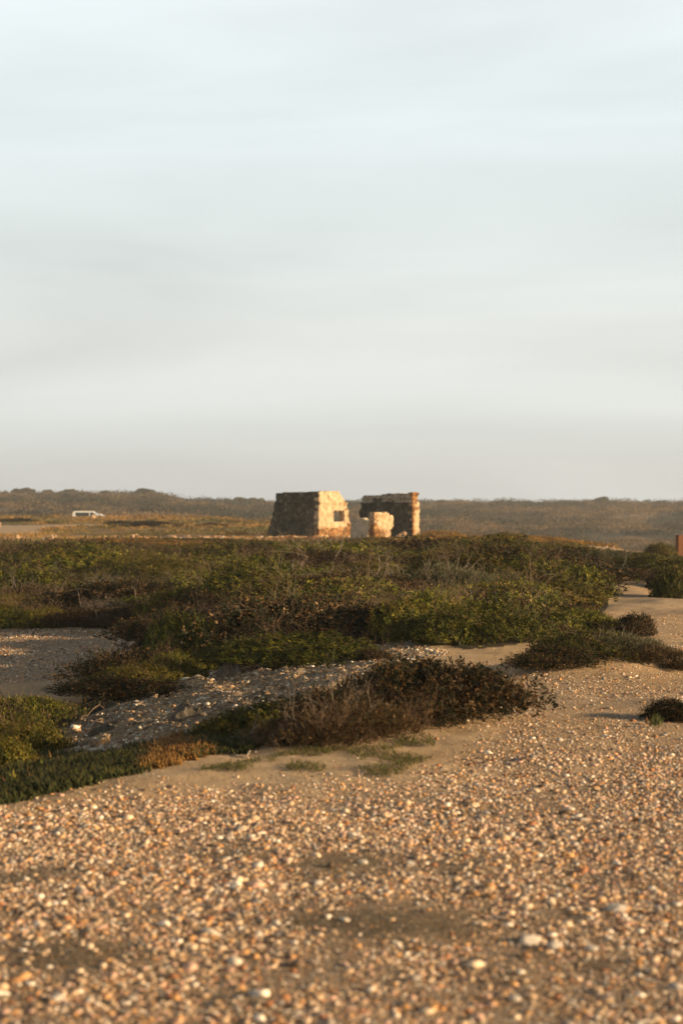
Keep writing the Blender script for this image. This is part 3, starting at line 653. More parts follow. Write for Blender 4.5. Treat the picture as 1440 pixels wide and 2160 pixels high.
s = np.exp(g.normal(size=len(x))*.55+math.log(.0050)).clip(.002, .030)
pebbles('pebble_gravel', x, d, s, PEB, [5, 3, 1.9, 2.2, 2.4, 3, 4, 1.5], 'loose tan, ochre and white pebbles covering the foreground', 32)
x, d, g = peb_region(5200, 4.6, 10.5, (-220, 1660), lambda px, py, d: gravel_w(px, py, d)*(1-dark_w(px, py))*sstep(.35, .65, fbm(scr2w(px, d)*2, d*1.5, 3, 67)), 41)
pebbles('coarse_gravel', x, d, np.exp(g.normal(size=len(x))*.3+math.log(.014)).clip(.009, .032), PEB, [5, 3, 3, 2, 2, 3, 4, 1.5], 'coarser half-buried stones among the foreground pebbles', 42)
x, d, g = peb_region(110000, 9.3, 26, (700, 1560), lambda px, py, d: gravel_w(px, py, d)*(py < 1660)*(~zones(px, py, d)['scrub'])*(.35+1.0*sstep(.35, .6, fbm(scr2w(px, d)*1.1, d*.5, 3, 63)))*(1-.5*sstep(17, 24, d)), 33)
s = np.exp(g.normal(size=len(x))*.48+math.log(.0058)).clip(.003, .026)
pebbles('path_gravel', x, d, s, PEB, [5, 3, 2, 2.5, 3, 2, 3, 1.5], 'small brown and tan gravel strewn along the path', 34)
x, d, g = peb_region(30000, 9.0, 26, (-150, 1560), lambda px, py, d: .16*(~zones(px, py, d)['scrub']), 35)
s = np.exp(g.normal(size=len(x))*.4+math.log(.0058)).clip(.003, .02)
pebbles('sparse_gravel', x, d, s, PEB, [5, 2, 2, 2, 3, 2, 3, 1.5], 'scattered small stones on the bare sand', 36)
x, d, g = peb_region(300000, 12.5, 24, (60, 1000), lambda px, py, d: zones(px, py, d)['rock']*(.25+1.2*sstep(.45, .62, fbm(scr2w(px, d)*2.2, d*1.2, 3, 64))), 37)
s = np.exp(g.normal(size=len(x))*.6+math.log(.007)).clip(.003, .045)
pebbles('quartz_rubble', x, d, s, [(.62, .55, .43), (.40, .30, .19), (.22, .155, .095), (.38, .23, .12)], [2, 3, 3, 3], 'white quartz and brown chips lying on the rock slope', 38, smooth=False)
x, d, g = peb_region(50000, 22, 40, (-150, 420), lambda px, py, d: .5*(~zones(px, py, d)['scrub']), 39)
s = np.exp(g.normal(size=len(x))*.45+math.log(.011)).clip(.006, .03)
pebbles('hollow_gravel', x, d, s, PEB, [5, 2, 1, 3, 3, 1, 3, 1.5], 'brown gravel on the bare ground in the left hollow', 40)

# loose countable stones -------------------------------------------
def rock_mesh(seed, mat, nm='rock', sub=2):
    import bmesh
    bm = bmesh.new(); bmesh.ops.create_icosphere(bm, subdivisions=sub+1, radius=1)
    g = np.random.default_rng(seed); pl = unit(g.normal(size=(9, 3))); dd = .55+.35*g.random(9)
    for v in bm.verts:
        p = np.array(v.co)
        for a, b in zip(pl, dd):
            e = p@a-b
            if e > 0: p = p-a*e*.85
        p = p*(1+.10*(fbm(p[0:1]*3+5, p[1:2]*3+p[2:3]*2, 3, seed)[0]-.5)); v.co = p
    m = bpy.data.meshes.new(nm); bm.to_mesh(m); bm.free(); m.materials.append(mat); return m
RM = [rock_mesh(101+i, mt) for i, mt in enumerate((M_stone, M_stone, M_stone, M_white_stone, M_white_stone, M_orange_stone))]
def rock(x, y, r, label, mi=0, group=None, flat=.6, name='rock', cat='stone', z=None, rz=None, tilt=0):
    o = bpy.data.objects.new(name, RM[mi]); col.objects.link(o)
    o.scale = (r*(.9+.4*rng.random()), r*(.7+.4*rng.random()), r*flat); o.location = (x, y, (float(terr(x, y)) if z is None else z)+r*flat*.35)
    o.rotation_euler = (tilt, tilt*.6, rng.random()*6.28 if rz is None else rz); return tag(o, label, cat, group)
for px, py, r, mi, lab in ((1115,1990,.062,3,'largest white quartz stone in the foreground gravel at lower right'),(1170,2000,.045,4,'pale stone right of the largest quartz stone'),
  (1110,2020,.03,5,'ochre stone below the largest quartz stone'),(1245,2005,.03,4,'white stone right of the quartz pair in the gravel'),(880,2005,.028,5,'ochre stone in the dark foreground patch'),
  (670,1865,.03,3,'white flat stone above centre of the foreground gravel'),(765,1822,.03,3,'white stone near the top of the centre gravel'),(865,1825,.034,3,'cream stone right of the white one in the gravel'),
  (1300,1922,.055,4,'cream elongated stone at the right of the gravel'),(1355,1925,.024,5,'round orange stone at the right of the gravel'),(245,1750,.026,5,'ochre stone near the left crest of the gravel'),
  (1035,1895,.028,5,'yellow ochre stone in the middle right gravel'),(845,1780,.026,4,'tan stone at the middle of the gravel top'),(1210,1782,.03,3,'flat white stone at the right of the gravel top'),
  (1180,1563,.035,4,'cream stone alone on the path'),(1268,1654,.026,5,'orange-brown stone on the pale sand of the path'),(555,1690,.024,4,'pale stone at the gravel crest'),(695,1634,.022,3,'small white stone in front of the grass patch'),
  (1380,1555,.024,5,'orange stone below the spiky green plant'),(1400,1552,.02,4,'pale stone right of the orange one below the spiky plant'),(920,1560,.026,5,'orange stone at the foot of the sand bank'),
  (1010,1400+28,.03,3,'white stone right of the large rounded shrub top'),(870,1352,.04,3,'white stone at the scrub edge above the rock slope'),(930,1336,.04,3,'white stone under the scrub edge'),
  (1085,2110,.03,4,'pale stone at the bottom right of the gravel'),(540,2100,.03,4,'pale stone at the bottom centre of the gravel'),(120,2110,.034,3,'white stone at the bottom left of the gravel'),(1425,2085,.03,3,'white stone in the lower right corner'),(30,2075,.032,5,'ochre stone at the lower left edge')):
    x, d = at(px, py); rock(x, d, r*.8, lab, mi)
x, d = at(490, 1472)
rock(-1.18, 18.0, .10, 'white quartz block in the middle of the rock slope', 3, flat=.35)
# schist outcrops on the slope
def outcrop(px, py, wpx, hpx, label, seed):
    x, d = at(px, py); w = wpx/FPX*d; h = hpx/FPX*d; g = np.random.default_rng(seed); nu, nv = 44, 16
    u, v = np.meshgrid(np.linspace(-1, 1, nu), np.linspace(0, 1, nv), indexing='ij'); u = u.ravel(); v = v.ravel()
    prof = (1-np.abs(u)**2.2)*(.6+.8*fbm(u*3+seed, u*0, 3, seed)); crack = fbm(u*9+v*2, v*2+seed, 4, seed+1)
    X = x+u*w/2+.02*crack; Y = d+.5*h*v-.25*h*crack*(1-v*.5)+(v > .85)*.35*w*(v-.85)/.15*.5; Z = terr(X, Y)-.02+h*prof*np.minimum(v/.85, 1)*(.8+.4*crack)-(v > .95)*.03
    i, j = np.meshgrid(np.arange(nu-1), np.arange(nv-1), indexing='ij'); b = (i*nv+j).ravel(); F = np.stack([b, b+nv, b+nv+1, b+1], 1)
    o = mk('rock_outcrop', np.stack([X, Y, Z], 1), F, M_schist); tag(o, label, 'rock')
def schist():
    m, t, b, o = newmat('schist'); v = objvec(t); mp = t.nodes.new('ShaderNodeMapping'); mp.inputs['Scale'].default_value = (6, 3, 1.5); mp.inputs['Rotation'].default_value = (0, .5, .4); t.links.new(v, mp.inputs[0])
    n = noise_node(t, 3, 8, .75, mp.outputs[0], .8); t.links.new(ramp(t, n.outputs[0], [(.3, (.04, .033, .024)), (.5, (.13, .105, .075)), (.68, (.24, .20, .145)), (.8, (.42, .38, .3))]), b.inputs['Base Color'])
    b.inputs['Roughness'].default_value = .85; bump(t, b, n.outputs[0], 1, .03); return m
M_schist = schist()
outcrop(385, 1522, 140, 28, 'largest dark schist ledge in the middle of the rock slope', 3)
outcrop(395, 1492, 110, 18, 'thin dark schist ledge above the largest one', 4)
outcrop(485, 1428, 70, 28, 'dark schist block under the scrub edge', 5)
outcrop(560, 1462, 80, 14, 'low schist ledge at the right of the rock slope', 6)
outcrop(210, 1548, 90, 16, 'low schist ledge at the left end of the rock slope', 7)
outcrop(290, 1530, 60, 14, 'small schist ledge left of the largest one', 8)

# sticks
def stick(px0, py0, px1, py1, h0, h1, r, label, mat):
    x0, d0 = at(px0, py0); x1, d1 = at(px1, py1); m = MB(); z0 = float(terr(x0, d0)); z1 = float(terr(x1, d1)); g = np.random.default_rng(int(px0))
    p = np.array((0, 0, h0)); e = np.array((x1-x0, d1-d0, z1-z0+h1)); n = 7; prev = p
    for i in range(1, n+1):
        q = p+(e-p)*i/n+(g.normal(size=3)*np.linalg.norm(e-p)*.03 if i < n else 0); m.tube(prev, q, r*(1-.09*(i-1)), r*(1-.09*i)); prev = q
        if i in (3, 5): m.tube(q, q+(e-p)*.22+g.normal(size=3)*.05+np.array((0, 0, .03)), r*.5, r*.2)
    o = m.build('fallen_branch', mat); o.location = (x0, d0, z0+.01); tag(o, label, 'branch')
stick(1030, 1478, 1085, 1470, .03, .02, .008, 'pale bare branch lying right of the large rounded shrub', M_twig_pale)
stick(1075, 1476, 1130, 1492, .01, .01, .012, 'dark bare branch lying on the path at the shrub tip', M_darkpost)
stick(650, 1548, 690, 1580, .08, .0, .010, 'thick pale branch end sticking out under the brown shrub', M_twig_pale)
stick(915, 1530, 960, 1500, .01, .03, .008, 'pale root running along the sand bank', M_twig_pale)
stick(520, 1600, 535, 1550, .0, .05, .006, 'thin pale branch curving up left of the brown shrubs', M_twig_pale)
stick(130, 1500, 230, 1484, .03, .05, .007, 'long grey fallen branch at the left end of the scrub', M_twig)
stick(160, 1520, 220, 1500, .02, .05, .006, 'second grey fallen branch at the left end of the scrub', M_twig)

# ------------------------------------------------------------------ ruins
AL = R(55)
dA = np.array((-math.cos(AL), math.sin(AL))); dB = np.array((math.sin(AL), math.cos(AL)))     # along the shaded wall / along the sunlit wall
n1 = np.array((-math.sin(AL), -math.cos(AL))); n2 = np.array((math.cos(AL), -math.sin(AL)))
def masonry_mat(name, plaster):
    m, t, b, o = newmat(name); v = objvec(t); a = attr(t)      # attribute R = how much plaster is left
    sp = t.nodes.new('ShaderNodeSeparateColor'); t.links.new(a.outputs['Color'], sp.inputs[0])
    nd = noise_node(t, 2.5, 4, .6, v); vm = t.nodes.new('ShaderNodeVectorMath'); vm.operation = 'MULTIPLY_ADD'; t.links.new(nd.outputs['Color'], vm.inputs[0]); vm.inputs[1].default_value = (.7, .7, .7); t.links.new(v, vm.inputs[2])
    vo = t.nodes.new('ShaderNodeTexVoronoi'); vo.inputs['Scale'].default_value = 4.2; vo.inputs['Randomness'].default_value = 1; t.links.new(vm.outputs[0], vo.inputs['Vector'])
    s2 = t.nodes.new('ShaderNodeSeparateColor'); t.links.new(vo.outputs['Color'], s2.inputs[0])
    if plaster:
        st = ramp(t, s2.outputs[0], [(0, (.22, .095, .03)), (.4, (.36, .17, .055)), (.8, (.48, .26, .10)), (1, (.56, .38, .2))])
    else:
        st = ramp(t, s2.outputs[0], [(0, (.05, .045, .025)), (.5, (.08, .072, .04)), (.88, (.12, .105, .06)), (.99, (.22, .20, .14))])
    sh = mapr(t, vo.outputs['Distance'], .3, .62, 1, .45); st = mixc(t, 1.0, st, sh, 'MULTIPLY')
    n = noise_node(t, 3, 6, .7, v); pl = ramp(t, n.outputs[0], [(.3, (.30, .18, .09)), (.42, (.48, .34, .19)), (.62, (.62, .47, .30))] if plaster else [(.3, (.34, .28, .19)), (.6, (.52, .44, .32))])
    nb = noise_node(t, 9, 5, .7, v); ad = t.nodes.new('ShaderNodeMath'); ad.operation = 'ADD'; t.links.new(sp.outputs[0], ad.inputs[0])
    t.links.new(mapr(t, nb.outputs[0], .3, .7, -.62, .5), ad.inputs[1]); f = mapr(t, ad.outputs[0], .45, .55)
    t.links.new(mixc(t, f, st, pl), b.inputs['Base Color']); b.inputs['Roughness'].default_value = .9
    bump(t, b, vo.outputs['Distance'], -.8 if True else 0, .05)
    return m
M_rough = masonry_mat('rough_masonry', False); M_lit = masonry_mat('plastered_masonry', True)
def wall(name, c0, dr, nrm, poly, thick, mat, parent, plaster, holes=(), bands=(), cell=.055, seed=1, rough=.03, base=0.0):
    """ragged-edged stone wall: outline poly in (u along dr, v up), outer face towards nrm, built of small solid cells"""
    pu = [p[0] for p in poly]; pv = [p[1] for p in poly]; u0, u1, v0, v1 = min(pu), max(pu), min(pv), max(pv)
    nu = int((u1-u0)/cell)+2; nv = int((v1-v0)/cell)+2; U = u0+np.arange(nu+1)*(u1-u0)/nu; Vv = v0+np.arange(nv+1)*(v1-v0)/nv
    cu, cv = np.meshgrid((U[:-1]+U[1:])/2, (Vv[:-1]+Vv[1:])/2, indexing='ij')
    j1 = .13*(vnoise(cu*7, cv*7, seed)-.5); j2 = .13*(vnoise(cu*7+50, cv*7, seed)-.5)
    fill = pip(cu+j1, cv+j2, poly)
    for h in holes: fill &= ~pip(cu+j1*.35, cv+j2*.35, h)
    gu, gv = np.meshgrid(U, Vv, indexing='ij'); s = (nu+1)*(nv+1)
    ju = (vnoise(gu*11, gv*11, seed+3)-.5)*cell*.9; jv = (vnoise(gu*11+30, gv*11, seed+4)-.5)*cell*.9
    def side(off, sd):
        dz = rough*(fbm(gu*6, gv*6, 3, seed+sd)-.5)*2
        for a, b, pr in bands: dz = dz+pr*((gv > a) & (gv < b))
        o_ = off+(dz if sd == 5 else -dz)
        X = c0[0]+dr[0]*(gu+ju)+nrm[0]*o_; Y = c0[1]+dr[1]*(gu+ju)+nrm[1]*o_
        return np.stack([X, Y, np.broadcast_to(base+gv+jv, X.shape)], 2).reshape(-1, 3)
    V = np.concatenate([side(0, 5), side(-thick, 6)])
    I, J = np.nonzero(fill); b = I*(nv+1)+J; n_ = nv+1
    F = [np.stack([b, b+n_, b+n_+1, b+1], 1), np.stack([b+s, b+s+1, b+s+n_+1, b+s+n_], 1)]
    fp = np.pad(fill, 1)
    for di, dj, e0, e1 in ((-1, 0, 0, 1), (1, 0, n_, n_+1), (0, -1, 0, n_), (0, 1, 1, n_+1)):
        mk_ = fill & ~fp[1+di:1+di+nu, 1+dj:1+dj+nv]; I, J = np.nonzero(mk_); b = I*(nv+1)+J
        F.append(np.stack([b+e0, b+e1, b+e1+s, b+e0+s], 1))
    F = np.concatenate(F); usedv = np.unique(F); rm = np.full(len(V), -1); rm[usedv] = np.arange(len(usedv)); F = rm[F]; V = V[usedv]
    pw = plaster(gu, gv).ravel(); pw = np.concatenate([pw, pw])[usedv]; C = np.stack([pw]*3, 1)
    import bmesh
    o = mk(name, V, F, mat, C, parent)
    bm = bmesh.new(); bm.from_mesh(o.data); bmesh.ops.recalc_face_normals(bm, faces=bm.faces); bm.to_mesh(o.data); bm.free()
    return o
# left ruin
C1 = np.array((-1.46, 105.0)); zb = float(terr(C1[0], C1[1]))-.1
ru = empty('ruined_house', (C1[0], C1[1], zb), label='left stone ruin with a sunlit plastered wall holding a square window', cat='ruin')
def loc(p): return np.array((0.0, 0.0))+np.asarray(p)
H1 = 2.92
wall('shaded_wall', loc(n1*0), dA, n1, [(0,0),(5.9,0),(5.75,.35),(5.5,.7),(5.35,1.1),(5.2,1.3),(5.0,1.75),(4.95,2.1),(4.75,2.3),(4.72,H1-.06),(2.2,H1-.03),(0,H1+.01)], .5, M_rough, ru,
     lambda u, v: .12+.1*(v > H1-.1), bands=((H1-.72, H1-.60, .09), (H1-.14, H1+.2, .05)), seed=3, rough=.05)
win = [[(1.10, 1.08), (1.92, 1.10), (1.90, 1.76), (1.10, 1.74)]]
wall('window_wall', loc(dB*.0+n2*.10), dB, n2, [(0,0),(2.5,0),(2.42,.9),(2.3,1.2),(2.22,1.7),(2.12,2.1),(2.08,2.3),(1.95,2.32),(1.78,2.62),(1.58,2.72),(1.5,H1+.04),(0,H1)], .48, M_lit, ru,
     lambda u, v: np.clip(.25+1.1*sstep(.5, 1.1, v)-.75*sstep(1.75, 2.35, u+.25*(v-1))-.6*np.exp(-((u-.7)/.22)**2-((v-1.35)/.2)**2)-.5*np.exp(-((u-.35)/.25)**2-((v-2.6)/.2)**2)-.4*np.exp(-((u-1.6)/.3)**2-((v-2.15)/.14)**2), 0, 1.2),
     holes=win, bands=((H1-.72, H1-.60, .06),), seed=9, rough=.07)
# right ruin
C2 = np.array((4.44, 108.0)); zb2 = float(terr(C2[0], C2[1]))-.1
r2 = empty('ruined_wall', (C2[0], C2[1], zb2), label='freestanding ruined stone wall on the right with stepped coping and sunlit end', cat='ruin')
H2 = 2.86
wall('shaded_face', loc(n2*-.0), dA, n1, [(.02,0),(5.5,0),(5.6,1.2),(5.75,1.75),(5.45,2.0),(5.55,2.25),(5.3,H2-.22),(5.28,H2-.16),(.02,H2)], .5, M_rough, r2,
     lambda u, v: .12+.55*(v > H2-.62)*(fbm(u*2, v*6, 3, 8) > .4), bands=((H2-.34, H2-.2, .07), (H2-.62, H2-.5, .10), (H2-.1, H2+.1, .05)), seed=13, rough=.05)
wall('sunlit_end', loc(n2*.05-n1*.02), -n1, n2, [(0,0),(.54,0),(.56,1.0),(.52,1.8),(.56,2.2),(.44,H2-.4),(.46,H2+.02),(-.04,H2+.06),(-.05,H2-.2),(.03,1.9),(-.02,1.3),(.05,.6)], .3, M_lit, r2,
     lambda u, v: np.clip(.9-.9*sstep(2.1, 2.5, v)-.7*np.exp(-((u-.05)/.12)**2)-.6*np.exp(-((u-.3)/.3)**2-((v-1.9)/.15)**2)-.5*np.exp(-((u-.1)/.2)**2-((v-.15)/.3)**2), 0, 1), bands=((H2-.14, H2+.2, .07),), seed=17, rough=.03)
# pillar stub
p0 = np.array(on_d(788, 92)[:2]); zp = float(terr(*p0))-.12
pr = empty('wall_stub', (p0[0], p0[1], zp), label='short sunlit stub of plastered stone wall standing in front of the right ruin', cat='ruin')
wall('masonry', loc((0, 0)), dB, n2, [(0,0),(1.12,0),(1.08,.4),(1.14,.75),(1.28,.85),(1.3,1.5),(1.12,1.55),(1.05,1.68),(.25,1.70),(.02,1.64)], .5, M_lit, pr,
     lambda u, v: np.clip(.25+.75*sstep(.55, 1.1, v+.35*(u-.5))+.45*np.exp(-((u-.95)/.2)**2-((v-.35)/.3)**2)-.5*np.exp(-((u-.1)/.25)**2)-.4*np.exp(-((u-.6)/.3)**2-((v-1.5)/.1)**2), 0, 1), seed=23, rough=.06)
# pale fragment in the shade
p0 = np.array(on_d(786, 97)[:2]); zf = float(terr(*p0))-.12
fr = empty('wall_fragment', (p0[0], p0[1], zf), label='pale grey plastered wall fragment in shade between the two ruins', cat='ruin')
wall('masonry', loc((0, 0)), dA, n1, [(0,0),(2.25,0),(2.2,.85),(1.7,1.08),(1.35,1.22),(1.25,1.36),(1.1,1.38),(1.0,1.28),(.7,1.22),(.5,1.3),(.3,1.12),(.1,1.15)], .4, M_rough, fr, lambda u, v: 1.0-.5*(v < .12), seed=29, rough=.03)
p0 = np.array(on_d(772, 94)[:2]); zf = float(terr(*p0))-.05
fs = empty('broken_slab', (p0[0], p0[1], zf), label='small sunlit triangular slab of plaster leaning left of the wall stub', cat='rubble')
wall('plaster_slab', loc((0, 0)), dB, n2, [(0,.05),(.42,0),(.48,.35),(.34,.72),(.24,.62)], .12, M_lit, fs, lambda u, v: 1.1+0*u, seed=33, rough=.01)
# foundation ledge
lx0, ly0, lz0 = on_d(545, 101); 
fd = empty('stone_foundation', (lx0, ly0, lz0-.06), label='low stone foundation ledge running in front of the ruins', cat='foundation')
wall('masonry', loc((0, 0)), np.array((1.0, -.08)), np.array((-.08, -1.0)), [(0,0),(6.3,0),(6.2,.12),(5.2,.2),(4.4,.17),(3.6,.23),(2.8,.18),(2,.24),(1,.2),(.1,.14)], 1.6, M_lit, fd, lambda u, v: .25+.5*(v > .15)*(vnoise(u*3, v*3, 5) > .5), seed=37, rough=.05)
# rubble
for k_ in range(26):
    px = 826+rng.random()*36; dd = 93+rng.random()*5; x = scr2w(px, dd); hh = .14*max(0, 1-abs(px-852)/18)*(3 if rng.random() < .3 else 1)
    rock(x, dd, .09+.12*rng.random(), 'broken masonry stone in the heap at the foot of the right ruin', int(rng.choice([0, 1, 3, 4, 5])), 'rubble heap stones', .7, z=float(terr(x, dd))+hh*rng.random())
rock(*on_d(852, 95)[:2], .2, 'upright broken stone block on the rubble heap by the right ruin', 0, flat=1.6, z=float(terr(*on_d(852, 95)[:2]))+.1, tilt=.3)
for k_ in range(290):
    px = -20+rng.random()*600; dd = 98+rng.random()*10; 
    c_ = fbm(np.array([px*.03]), np.array([1.0]), 2, 77)[0]
    if c_ < .36: continue
    x = scr2w(px, dd); rock(x, dd, .06+.15*rng.random()**3, 'ochre rubble stone in the line of stones on the far left field', int(rng.choice([0, 1, 2, 5, 4], p=[.25, .2, .2, .25, .1])), 'line of rubble stones', .65)
for px, dd, r, lab in ((38, 101, .2, 'upright ochre block at the left end of the rubble line'), (197, 190, .35, 'small pale block beside the far road'), (112, 100, .18, 'large ochre stone on the rubble line'), (280, 102, .22, 'biggest stone pile block in the middle of the rubble line')):
    x, y, z = on_d(px, dd); rock(x, y, r, lab, 0, flat=.95)
for px, py, r, lab, mi in ((1277,1152,.30,'upright pinkish stone on the sunlit edge at the right',0),(1292,1152,.28,'white-topped boulder right of the upright pinkish stone',4)):
    dd = 71; x = scr2w(px, dd); rock(x, dd, r*.55, lab, mi*0, flat=1.2, z=float(terr(x, dd))+.12)
for k_ in range(16):
    px = 1225+rng.random()*100; dd = 68+rng.random()*5; x = scr2w(px, dd); rock(x, dd, .10+.12*rng.random(), 'reddish rubble stone on the sunlit edge at the right', int(rng.choice([0, 5])), 'reddish rubble at the right edge', .7)

# ------------------------------------------------------------------ posts
def post(px, d, w, h, mat, label):
    x, y, z = on_d(px, d); root = empty('wooden_post', (x, y, z-.1), rz=.3, label=label, cat='post')
    m = MB(); m.prism([(-w/2, 0), (w/2, 0), (w*.48, h*.96), (w*.3, h), (-w*.35, h*.99), (-w*.5, h*.95)], -w*.4, w*.4); m.build('shaft', mat, root)
    return root
post(1434, 60, .27, .86, M_post, 'thick orange-brown wooden post at the right edge of the scrub')
post(241, 205, .14, .55, M_darkpost, 'small dark post on the far left field beside the van')
post(1, 150, .16, .55, M_stone, 'pale marker post at the left edge beyond the road')
post(178, 215, .12, .2, M_darkpost, 'tiny dark stake in front of the white van')

# ------------------------------------------------------------------ vehicles
def wheel(x, y, r, parent):
    w = MB(); w.cyl(x, r, r, y, y+.2); t = w.build('wheel', M_tyre, parent); q = MB(); yy = y-.012 if y < 0 else y+.192; q.cyl(x, r, r*.6, yy, yy+.02, 12); q.build('rim', M_chrome, t)
def van():
    x, y, z = on_d(155, 240); r = empty('white_van', (x, y, z), label='white van with long dark side windows parked behind the far field', cat='van')
    b = MB(); H = 1.99
    prof = [(0, .35), (4.75, .35), (4.8, .75), (4.65, 1.05), (3.9, 1.22), (3.05, 1.86), (2.8, 1.96), (2.4, H), (.35, H), (.16, 1.93), (.06, 1.75), (0, 1.1)]
    b.prism(prof, -.9, .9); b.build('body', M_white, r)
    for sy in (-1, 1):
        yy = (-.905, -.901) if sy < 0 else (.901, .905)
        m = MB(); m.prism([(.48, 1.22), (2.35, 1.22), (2.35, 1.78), (.44, 1.78)], *yy); m.build('side_window', M_glass, r)
        m = MB(); m.prism([(2.5, 1.22), (3.62, 1.22), (2.92, 1.76), (2.5, 1.8)], *yy); m.build('door_window', M_glass, r)
        m = MB(); m.box(3.1, yy[0]+(-.2 if sy < 0 else 0), 1.18, 3.2, yy[1]+(0 if sy < 0 else .2), 1.36); m.build('mirror', M_black, r)
        for wx in (.9, 3.9): wheel(wx, -.93 if sy < 0 else .73, .33, r)
        m = MB(); m.box(-.02, sy*.7-.08, .8, .01, sy*.7+.08, 1.1); m.build('tail_light', M_lamp, r)
    m = MB(); m.add([(3.86, -.75, 1.27), (3.86, .75, 1.27), (3.1, .7, 1.84), (3.1, -.7, 1.84)], [(0, 1, 2, 3)]); 
    w_ = m.build('windscreen', M_glass, r); w_.location = (.02, 0, .012)
    m = MB(); m.box(4.7, -.88, .38, 4.86, .88, .55); m.build('bumper', M_black, r)
def car():
    x, y, z = on_d(197, 250); r = empty('white_car', (x, y, z-.05), label='white car mostly hidden behind the van, only its roof showing', cat='car')
    b = MB(); b.prism([(-1.2, .3), (3.0, .3), (3.05, .75), (2.75, .95), (1.95, 1.02), (1.55, 1.25), (1.2, 1.45), (.9, 1.53), (-.2, 1.54), (-.8, 1.44), (-1.15, 1.0)], -.86, .86); b.build('body', M_white, r)
    for sy in (-1, 1):
        yy = (-.865, -.861) if sy < 0 else (.861, .865)
        m = MB(); m.prism([(-.75, 1.02), (1.75, 1.02), (1.45, 1.22), (1.1, 1.42), (-.2, 1.46), (-.65, 1.36)], *yy); m.build('side_window', M_glass, r)
        for wx in (-.5, 2.2): wheel(wx, -.88 if sy < 0 else .68, .31, r)
        m = MB(); m.box(1.5, yy[0]+(-.16 if sy < 0 else 0), 1.02, 1.6, yy[1]+(0 if sy < 0 else .16), 1.15); m.build('mirror', M_black, r)
van(); car()

# ------------------------------------------------------------------ far vegetation (stuff) and pines
def far_scrub():
    g = np.random.default_rng(55); n = 11000
    px = -250+g.random(n)*1950; d = np.sqrt(112**2+g.random(n)*(600**2-112**2)); x = scr2w(px, d)
    rd = zones(px, CY+(CAMZ-terr(x, d))/d*FPX, d)['road']; keep = ~rd & ~((d > 236) & (d < 256) & (px > 120) & (px < 260)) & (fbm(x*.06, d*.05, 3, 57) > .36)
    px, d, x = px[keep], d[keep], x[keep]; n = len(x); hill = sstep(235, 270, d)+sstep(800, 900, px)*sstep(118, 150, d)
    hill = np.clip(hill, 0, 1)
    k = 46; w = (.55+1.3*g.random(n)**2)*(.7+1.2*hill)*(.6+.4*d/400); h = w*(.22+.20*g.random(n))*(.6+.8*hill)
    th = g.random((n, k))*6.28; cz = g.random((n, k)); sr = np.sqrt(1-cz**2)
    P = np.stack([x[:, None]+w[:, None]*sr*np.cos(th), d[:, None]+w[:, None]*sr*np.sin(th), 0*th], 2); P[..., 2] = terr(P[..., 0], P[..., 1])+h[:, None]*cz*(.8+.3*g.random((n, k)))
    c = far_cover_colour(x, d)*(.6+.4*g.random((n, 1))); c = np.repeat(c[:, None], k, 1).reshape(-1, 3)
    ls = np.repeat((.09+.0007*d)[:, None], k, 1).reshape(-1)
    nr = unit(np.stack([sr*np.cos(th), sr*np.sin(th), cz+.5], 2)).reshape(-1, 3)
    V, F, cc = sprigs(P.reshape(-1, 3), nr, ls*.3, 1, ls[:, None], ls[:, None]*.7, .9, c, g, NR=nr)
    o = mk('hillside_scrub', V, F, M_leaf, cc); tag(o, 'low scrub covering the far field, hazy valley and hillside', 'scrub', kind='stuff')
far_scrub()
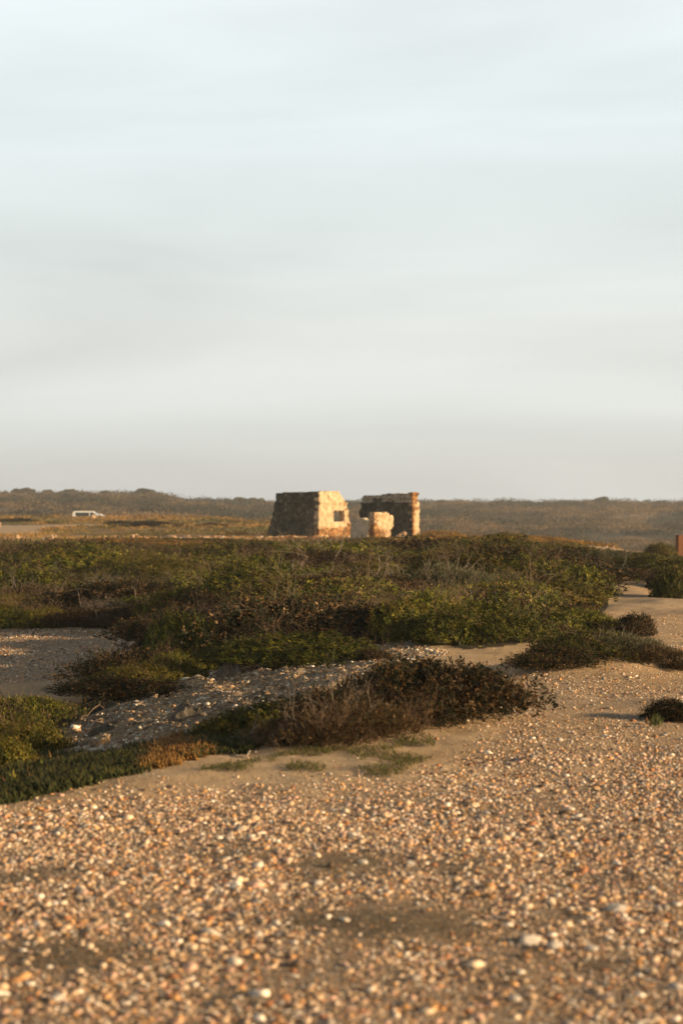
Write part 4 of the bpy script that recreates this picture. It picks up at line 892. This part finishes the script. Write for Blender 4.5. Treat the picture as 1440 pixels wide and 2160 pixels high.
def pine(px, pytop, wpx, d, label, seed, umbrella=True, nm='pine_tree'):
    g = np.random.default_rng(seed); x, y, z = on_d(px, d); ztop = CAMZ-(pytop-CY)/FPX*d; H = max(ztop-z, 1.2); wd = wpx/FPX*d
    root = empty(nm, (x, y, z), label=label, cat='tree'); m = MB()
    m.tube((0, 0, -.1), (wd*.03, 0, H*.5), .16, .11); m.tube((wd*.03, 0, H*.5), (0, 0, H*.85), .11, .06)
    cs = []
    nl = 13
    for i in range(nl):
        a = g.random()*6.28; r = wd*.36*math.sqrt(g.random()); c = np.array((r*math.cos(a), r*math.sin(a), H*((.25+.62*g.random()**.6)*(1-2.6*(r/wd)**2) if umbrella else .35+.55*g.random()*(1-r/wd*1.4))))
        cs.append(c); m.tube((0, 0, H*(.4+.3*g.random())), c, .06, .03, 4)
    m.build('trunk', M_bark, root); P = []; Nn = []
    for c in cs:
        n = 260; dr = unit(g.normal(size=(n, 3))); rr = wd*(.09+.12*g.random()); P.append(c+dr*np.array((rr, rr, min(rr*.7, H*.22)))*(.7+.3*g.random((n, 1)))); Nn.append(dr)
    P = np.concatenate(P); Nn = np.concatenate(Nn); P[:, 2] = np.where(P[:, 2] > H*.8, H*.8+(P[:, 2]-H*.8)*.45, P[:, 2])
    C = palette(g, len(P), [(.15, .14, .06), (.11, .11, .05), (.22, .18, .08)], [2, 2, 1])
    V, F, cc = sprigs(P, Nn, np.full(len(P), .1), 3, .32, .13, .9, C, g); mk('crown', V, F, M_leaf, cc, root)
pines = [(10, 1035, 16, 'small umbrella pine at the far left end of the ridge', True), (38, 1030, 34, 'umbrella pine second from the left on the ridge', True), (58, 1028, 36, 'tallest umbrella pine at the left of the ridge', True), (82, 1042, 12, 'tiny pine right of the tallest umbrella pine', False),
  (105, 1033, 36, 'broad pine left of the pine row centre', True), (134, 1031, 22, 'pointed pine in the middle of the ridge row', False), (152, 1031, 22, 'pointed pine at the right of the ridge row', False), (178, 1038, 22, 'small round pine above the white van', False), (222, 1035, 26, 'low pine left of the broad ridge pine', False),
  (300, 1030, 54, 'broad flat umbrella pine on the ridge right of the van', True), (262, 1040, 26, 'low pine beside the broad flat umbrella pine', False), (480, 1052, 16, 'small distant pine left of the ruin', False), (505, 1048, 30, 'distant pine clump nearest the left ruin', True), (540, 1049, 40, 'distant low pine touching the left ruin outline', True),
  (1268, 1047, 30, 'lone low tree on the right ridge skyline', True), (930, 1055, 22, 'small bush-like tree on the ridge right of the ruins', False)]
for i, (px, t_, w, lab, um) in enumerate(pines): pine(px, t_, w, 555, lab, 300+i, um)

# ------------------------------------------------------------------ haze
def haze():
    b = MB(); b.box(-500, -20, -12, 500, 760, 22); m = bpy.data.materials.new('haze'); m.use_nodes = True; t = m.node_tree; t.nodes.clear()
    o = t.nodes.new('ShaderNodeOutputMaterial'); p = t.nodes.new('ShaderNodeVolumePrincipled'); p.inputs['Color'].default_value = (.93, .93, .93, 1); p.inputs['Density'].default_value = HAZE
    p.inputs['Anisotropy'].default_value = .3
    t.links.new(p.outputs[0], o.inputs['Volume']); ob = b.build('haze', m); tag(ob, 'thin evening haze over the heath', 'haze', kind='stuff')
HAZE = .00045
haze()
sc.cycles.volume_step_rate = 5; sc.cycles.volume_max_steps = 64
